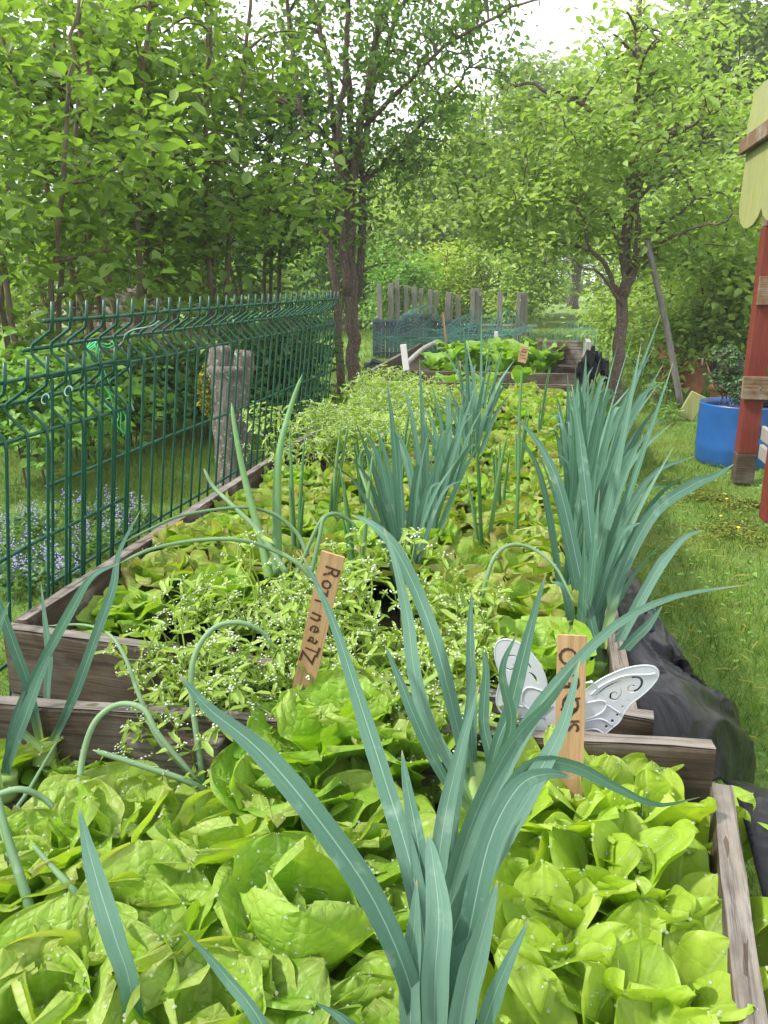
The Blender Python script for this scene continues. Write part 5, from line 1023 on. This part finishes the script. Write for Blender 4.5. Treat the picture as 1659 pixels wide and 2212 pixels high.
# leaning stake by the fruit tree
sa = atz(1474, 893, 1.25); sb_ = D(1398, 520, sa[1] - .1); m = MB(); m.tube(cat_rom([np.zeros(3), (sb_ - sa) * .5 + [.015, 0, 0], sb_ - sa], 10), np.linspace(.032, .028, 10), 6); o = m.build('stake', M['picket_wood']); o.location = sa; tag(o, 'long grey wooden stake leaning against the fruit tree', 'stake')

# ------------------------------------------------------------------ playhouse
def playhouse():
    p1 = atz(1603, 1035, 1.25); p2 = atz(1667, 1132, 1.25); t = thing('playhouse', (p1[0], p1[1], 0), 'wooden playhouse with red posts and yellow-green scalloped roof boards', 'playhouse'); o0 = np.array([p1[0], p1[1], 0])
    def part(name, mat, boxes, par=t, smooth=False):
        m = MB()
        for c, d, *r in boxes: m.box(np.array(c), d, r[0] if r else None, bev=.004)
        return m.build(name, M[mat], par, smooth)
    q2 = p2 - o0
    a = part('post', 'red_wood', [((0, 0, .88), (.115, .115, 1.40))]); part('post_foot', 'board', [((0, 0, .08), (.12, .12, .196))], a)
    b = part('post', 'red_wood', [((q2[0], q2[1], .92), (.115, .115, 1.80))])
    z1 = H + (612 - 480) / FPX * p1[1] * 1.02
    blk = part('bracket', 'brown_wood', [((.015, -.075, H - (626 - 612) / FPX * p1[1] - .0), (.15, .03, .17))]); part('bracket', 'brown_wood', [((.0, -.075, H - (812 - 612) / FPX * p1[1]), (.17, .03, .145))])
    part('beam', 'brown_wood_z', [((.04, -.02, 1.69), (.19, .125, .215))]); part('bracket', 'brown_wood', [((.07, -.095, 1.70), (.14, .03, .10))])
    for bx, bz in ((.0, -(626 - 612) / FPX * p1[1] + .03), (.02, -(626 - 612) / FPX * p1[1] - .05), (.02, -(812 - 612) / FPX * p1[1])): 
        nm = MB(); nm.tube([(bx, -.093, H + bz), (bx, -.088, H + bz)], .006, 8); nm.build('bolt', M['steel'], t)
    for k in range(3): part('groove', 'board_dark', [((.07, -.1125, 1.675 + k * .024), (.12, .003, .006))])
    # rails running from the far post towards the near one
    L = abs(q2[1])
    for z, hh in ((.32, .09), (.20, .09), (.74, .17)): part('rail', 'grey_wood', [((q2[0] * .5 + .12, q2[1] * .5, z), (.03, L * .96, hh))])
    part('slat', 'yellow_wood', [((q2[0] * .55 + .16, q2[1] * .55, .62), (.02, .09, 1.1))])
    part('slat', 'yellow_wood', [((q2[0] * .3 + .16, q2[1] * .3, .62), (.02, .09, 1.1))])
    # roof boards: round-ended, lower tier steep, upper tier leaning further
    def tier(zb, zt_, xb, xt, y0, n, wd, dy, nm):
        for k in range(n):
            yc = y0 - k * dy; L_ = math.hypot(zt_ - zb, xt - xb); zax = np.array([xt - xb, 0, zt_ - zb]) / L_; pts = [(wd / 2, L_)]; 
            for i in range(9): an = -math.pi * i / 8; pts.append((wd / 2 * math.cos(an), .15 + .15 * math.sin(an)))
            pts.append((-wd / 2, L_)); nn = len(pts); xo = .012 * (k % 2); nrm = np.array([-zax[2], 0, zax[0]])
            V = [np.array([xb, yc, zb]) + zax * p[1] + np.array([0, p[0], 0]) + nrm * (s * .009 + xo) for s in (-1, 1) for p in pts]
            Q = [(i, (i + 1) % nn, nn + (i + 1) % nn, nn + i) for i in range(nn)]; T = []
            for i in range(1, nn - 1): T += [(0, i, i + 1), (nn, nn + i + 1, nn + i)]
            m = MB(); m.add(V, Q, T); m.build('roof_board', M['yellow_wood'], t, False)
    A_ = atY(1594, 500, 5.43) - p1; B_ = atY(1619, 316, 5.43) - p1; C_ = atY(1636, 196, 5.43) - p1
    tier(A_[2] + p1[2], B_[2] + p1[2] + .03, A_[0], B_[0], -.45, 3, .60, .585, 'a'); tier(B_[2] + p1[2] - .03, C_[2] + p1[2], B_[0] - .02, C_[0], -.43, 3, .60, .585, 'b')
    part('fascia', 'brown_wood', [((B_[0] - .035, -1.0, B_[2] + p1[2]), (.03, 1.75, .085))])
    part('ridge', 'brown_wood', [((.22, -.5, 2.52), (.1, 1.5, .08))]); part('rafter', 'brown_wood', [((.16, -.02, 1.98), (.06, .06, .5))]); 
playhouse()

# ------------------------------------------------------------------ beyond the long bed: third bed, horseradish, bins, wire, pickets
b3 = thing('raised_bed', (-.55, 6.2, 0), 'far dark plank raised bed behind the lettuces', 'raised bed')
plank(np.array([-1.15, 5.35, zt]), np.array([.28, 5.35, zt]), .2, .03, 'board', parent=b3); plank(np.array([-1.15, 5.35, zt - .203]), np.array([.28, 5.35, zt - .203]), .45, .03, 'board_dark', parent=b3, worn=False)
plank(np.array([-1.15, 5.37, zt]), np.array([-1.2, 7.9, zt]), .6, .03, 'board', parent=b3); plank(np.array([.27, 5.37, zt + .0]), np.array([.3, 7.9, zt]), .6, .03, 'board_dark', parent=b3)
xb = atY(1170, 735, 5.6); xe = atY(1250, 735, 5.6)
crt = thing('compost_box', (xb[0] + .15, 5.75, 0), 'dark two-plank wooden box at the right end of the far bed', 'box'); w = MB()
for k in range(2): w.box((0, -.14, xb[2] - .08 - k * .17), (xe[0] - xb[0], .025, .155), bev=.003)
w.build('front_board', M['board_dark'], crt, False); w = MB(); w.box((.16, .0, xb[2] - .17), (.03, .3, .33), bev=.003); w.build('side_board', M['grey_wood'], crt, False); w = MB(); w.box((-.16, .0, xb[2] - .17), (.03, .3, .33), bev=.003); w.build('side_board', M['board_dark'], crt, False)
soil('soil', -1.12, .25, 5.38, 7.8, zt - .08, 'dark soil in the far bed')
m = MB(); a_ = D(878, 786, 5.3); b_ = D(945, 738, 6.3); m.tube(cat_rom([a_, (a_ + b_) / 2 + [0, 0, .02], b_], 8), .018, 8); tag(m.build('pole', M['grey_wood']), 'pale wooden pole lying slanted over the far bed', 'pole')
def big_leaf_plant(loc, lab, n=9, size=.28, mat='weed', grp=None):
    t = thing('leafy_plant', loc, lab, 'leafy plant', grp); m = MB(); s = MB()
    for i in range(n):
        a = i * 2.4; L = size * RNG.uniform(.7, 1.1); P, Q, A = lettuce_leaf(L, L * .33, R(RNG.uniform(50, 70)), R(RNG.uniform(-30, 20)), .15, .012, 7, 9, RNG.uniform(.2, .9)); z0 = RNG.uniform(.0, .16); P = P @ rotz(a).T; P[:, 2] += z0; m.add(P, Q, **A)
        s.tube([(0, 0, -.02), (0, 0, z0 + .02)], .006, 5)
    m.build('leaf', M[mat], t).name = 'leaves'; s.build('stem', M[mat], t)
hr = [(-.75, 5.55), (-.3, 5.75), (-.55, 5.7), (.02, 5.6), (-.62, 5.5), (-.45, 5.65), (-.28, 5.5), (-.1, 5.6), (-.5, 5.95), (-.2, 5.95), (-.66, 5.8), (-.38, 6.3), (-.1, 6.3), (-.05, 5.48)]
for i, (x, y) in enumerate(hr): big_leaf_plant((x, y, zt - .08), 'broad-leaved green plant in the far bed, %s nearest' % ORD[i], 13, .16, 'broad', 'broad-leaved plants in the far bed')
hr2 = [(-.35, 4.85), (-.15, 4.95), (-.55, 4.9)]
for i, (x, y) in enumerate(hr2): big_leaf_plant((x, y, zt - .18), 'broad-leaved plant between long bed and far bed, %s nearest' % ORD[i], 10, .17, 'broad', 'broad-leaved plants in the far bed')
# compost bins of dark green plastic
for i, (x0, x1, yt, yb_, Y) in enumerate([(806, 868, 690, 757, 14.2), (868, 925, 678, 755, 14.0), (925, 985, 690, 752, 14.4), (985, 1030, 700, 748, 14.8)]):
    a_ = D(x0, yb_, Y); b_ = D(x1, yt, Y); w = b_[0] - a_[0]; h = b_[2] - .0; t = thing('compost_bin', ((a_[0] + b_[0]) / 2, Y + w / 2, 0), 'dark green slatted compost bin, %s from the cherry trunk' % ORD[i], 'compost bin', 'compost bins before the pickets')
    m = MB(); n = max(5, int(w / .07))
    for k in range(n): m.box((-w / 2 + w * (k + .5) / n, -w / 2, h / 2), (w / n * .8, .02, h), bev=.003); m.box((-w / 2, -w / 2 + w * (k + .5) / n, h / 2), (.02, w / n * .8, h), bev=.003); m.box((w / 2, -w / 2 + w * (k + .5) / n, h / 2), (.02, w / n * .8, h), bev=.003)
    m.build('slats', M['teal'], t, False); m = MB(); 
    for z in (.08, h * .5, h - .04): m.box((0, -w / 2 - .015, z), (w, .015, .04), bev=.003)
    m.build('frame', M['teal'], t, False); m = MB(); m.box((0, 0, h * .8), (w * .92, w * .92, .03)); m.build('compost', M['soil'], t, False)
# grey pickets
pk = [(285, 180, 32), (355, 170, 34), (400, 145, 30), (455, 185, 28), (510, 195, 34), (555, 205, 26), (605, 210, 30), (640, 220, 24), (720, 230, 36), (745, 228, 22), (790, 245, 28), (885, 205, 26), (918, 205, 30), (940, 250, 18), (1065, 225, 30), (1180, 230, 26), (1205, 230, 22), (1232, 232, 24)]
pt = thing('picket_fence', (D(980, 612, 17)[0], 17, 0), 'uneven row of grey wooden pickets in front of the far trees', 'fence')
for x, y, w in pk:
    X = x * .3344 + 725.4; Yv = 16.6 + (X - 815) * .004; top = D(X, y * .3344 + 554.7, Yv); wm = w * .3344 / FPX * Yv; m = MB(); z0 = -.05; tl = RNG.normal(0, .02)
    m.box((0, 0, 0), (wm, .03, top[2] - z0), bev=.006); o = m.build('picket', M['picket_wood'], pt, False); o.location = (top[0] - pt.location[0], Yv - 17, (top[2] + z0) / 2); o.rotation_euler = (0, tl, 0)
m = MB(); p0 = D(800, 700, 16.7); p1_ = D(1160, 705, 18.0); m.tube([p0 - np.array(pt.location) + [0, .05, 0], p1_ - np.array(pt.location) + [0, .05, 0]], .03, 6); m.build('rail', M['grey_wood'], pt)
# tangled green wire panels over the bins, and netting round the far bed
def net(name, label, corner, nu, nv, r, bulge, mat, seed, cat='wire mesh'):
    rs = np.random.default_rng(seed); A, B, Cc, Dd = [np.array(D(*c)) for c in corner]; m = MB()
    def P(s, t):
        p = (A * (1 - s) + B * s) * (1 - t) + (Dd * (1 - s) + Cc * s) * t; k = mnoise.noise(Vector((s * 3 + seed, t * 2, 0))); return p + np.array([0, -bulge * math.sin(math.pi * s) * (1 + k), bulge * k])
    for i in range(nu + 1): m.tube([P(i / nu, t) for t in np.linspace(0, 1, 10)], r, 4, cap=False)
    for j in range(nv + 1): m.tube([P(s, j / nv) for s in np.linspace(0, 1, 20)], r, 4, cap=False)
    return tag(m.build(name, M[mat]), label, cat)
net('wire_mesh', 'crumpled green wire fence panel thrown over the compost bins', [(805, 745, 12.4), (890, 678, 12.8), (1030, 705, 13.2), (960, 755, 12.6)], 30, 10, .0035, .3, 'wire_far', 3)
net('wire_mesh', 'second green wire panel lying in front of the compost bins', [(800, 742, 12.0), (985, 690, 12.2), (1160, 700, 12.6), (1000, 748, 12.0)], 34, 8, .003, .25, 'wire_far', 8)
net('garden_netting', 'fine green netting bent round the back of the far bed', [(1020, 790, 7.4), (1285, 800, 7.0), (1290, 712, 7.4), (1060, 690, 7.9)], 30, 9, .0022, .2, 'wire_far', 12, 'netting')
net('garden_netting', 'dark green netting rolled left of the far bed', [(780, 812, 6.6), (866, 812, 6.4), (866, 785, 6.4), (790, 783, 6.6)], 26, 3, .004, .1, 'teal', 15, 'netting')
crumple(tuple(D(1280, 815, 5.3)), (.09, .1, .16), 'black plastic sheet bunched at the right end of the far bed', 'sheet', 8)

# ------------------------------------------------------------------ lilac bugle flowers behind the fence
def bugle(seed):
    rs = np.random.default_rng(seed); t = thing('bugle_flower', (0, -9, 0), 'x', 'flower'); f = MB(); P = rs.normal(0, 1, (60, 3)) * [.07, .07, .03] + [0, 0, .05]; V, Q, r = leaf_cloud(P, .045, .4); link('foliage', mesh_np('foliage', V, Q, None, {'rnd': r}), M['shade'], t)
    fl = MB(); 
    for k in range(5):
        a = rs.uniform(0, 6.3); c = np.array([.06 * math.cos(a), .06 * math.sin(a), 0]); h = rs.uniform(.12, .2)
        for i in range(14):
            z = h * (.35 + .65 * i / 14); q = c + [rs.normal(0, .010), rs.normal(0, .010), z]; s = rs.uniform(.003, .0055); fl.add(q + s * np.array([(1, 0, 0), (0, 1, 0), (-1, 0, 0), (0, -1, 0), (0, 0, 1)]), None, [(0, 1, 4), (1, 2, 4), (2, 3, 4), (3, 0, 4)])
    fl.build('flowers', M['lilac'], t); return t
bproto = [bugle(i) for i in range(3)]
bpos = [atz(x, y, 1.2) for x, y in ((20, 1150), (55, 1110), (95, 1130), (150, 1105), (200, 1100), (235, 1085), (265, 1105), (290, 1110), (30, 1200), (80, 1190), (125, 1200), (170, 1170), (215, 1160), (250, 1140), (15, 1245), (60, 1240), (110, 1235), (-20, 1180), (145, 1235))]
for i, p in enumerate(bpos):
    t = bproto[i] if i < 3 else dup(bproto[i % 3]); t.location = (p[0], p[1], -.01); t.rotation_euler = (0, 0, RNG.uniform(0, 6)); s = RNG.uniform(.75, 1.1); t.scale = (s, s, s)
    tag(t, 'lilac bugle clump behind the near fence panel, %s from the left' % ORD[sorted(range(len(bpos)), key=lambda q: bpos[q][0]).index(i)], 'flower', 'lilac bugle flowers behind the fence')
# weeds at the playhouse foot and barrel
for x, y, q, lab in ((1420, 905, .16, 'green tuft left of the leaning stake'), (1440, 850, .22, 'leafy plant under the fruit tree'), (1390, 830, .3, 'bright leafy plant behind the lawn-side leeks')):
    p = atz(x, y, 1.25); hazel((p[0], p[1], -.02), q * 1.3, q, lab, 14, 26, .035, 'weed', 3, .03, .1, 'weed')
def moss_patch(x, y, rx, ry, lab):
    c = atz(x, y, 1.25); n = 5000; a = RNG.uniform(0, 2 * math.pi, n); q = np.abs(RNG.normal(0, .6, n)) * (1 + .5 * np.sin(a * 3 + x) + .3 * np.sin(a * 7))
    P = np.stack([rx * q * np.cos(a), ry * q * np.sin(a), RNG.uniform(-.01, .022, n)], -1); V, Q, r = leaf_cloud(P, .013, .4)
    o = link('moss', mesh_np('moss', V, Q, None, {'rnd': r}), M['mossleaf']); o.location = (c[0], c[1], disp(c[0], c[1]) - .02); tag(o, lab, 'moss', kind='stuff')
moss_patch(1600, 1130, .16, .22, 'yellow-green moss patch before the playhouse'); moss_patch(1530, 1060, .12, .12, 'moss patch between the barrel and the leeks'); moss_patch(1610, 1075, .16, .1, 'moss patch at the foot of the red posts')
for i, (x, y) in enumerate(((1557, 1135 - 20), (1420 + 150, 1078), (1595, 1140))):
    p = atz(x, y, 1.22); m = MB(); m.tube([(0, 0, -.03), (0, 0, .0)], .001, 5); m.tube([(0, 0, 0), (0, 0, .006)], [.009, .006], 10); o = m.build('dandelion', M['yellowflower']); o.location = p; tag(o, ['tiny yellow flower on the moss near the red posts', 'tiny yellow flower below the blue barrel', 'tiny yellow flower at the lawn edge by the playhouse'][i], 'flower')

# ------------------------------------------------------------------ light haze in the air
hz = MB(); hz.box((0, 55, 10.5), (150, 150, 24)); ho = hz.build('haze', None, None, False)
hm = bpy.data.materials.new('haze'); hm.use_nodes = True; hn = hm.node_tree; hn.nodes.clear(); oo = hn.nodes.new('ShaderNodeOutputMaterial'); pv = hn.nodes.new('ShaderNodeVolumePrincipled')
pv.inputs['Color'].default_value = (.93, .97, .95, 1); pv.inputs['Density'].default_value = .0018; hn.links.new(pv.outputs[0], oo.inputs['Volume']); ho.data.materials.append(hm)
tag(ho, 'faint pale haze between the near garden and the far trees', 'haze', kind='stuff')
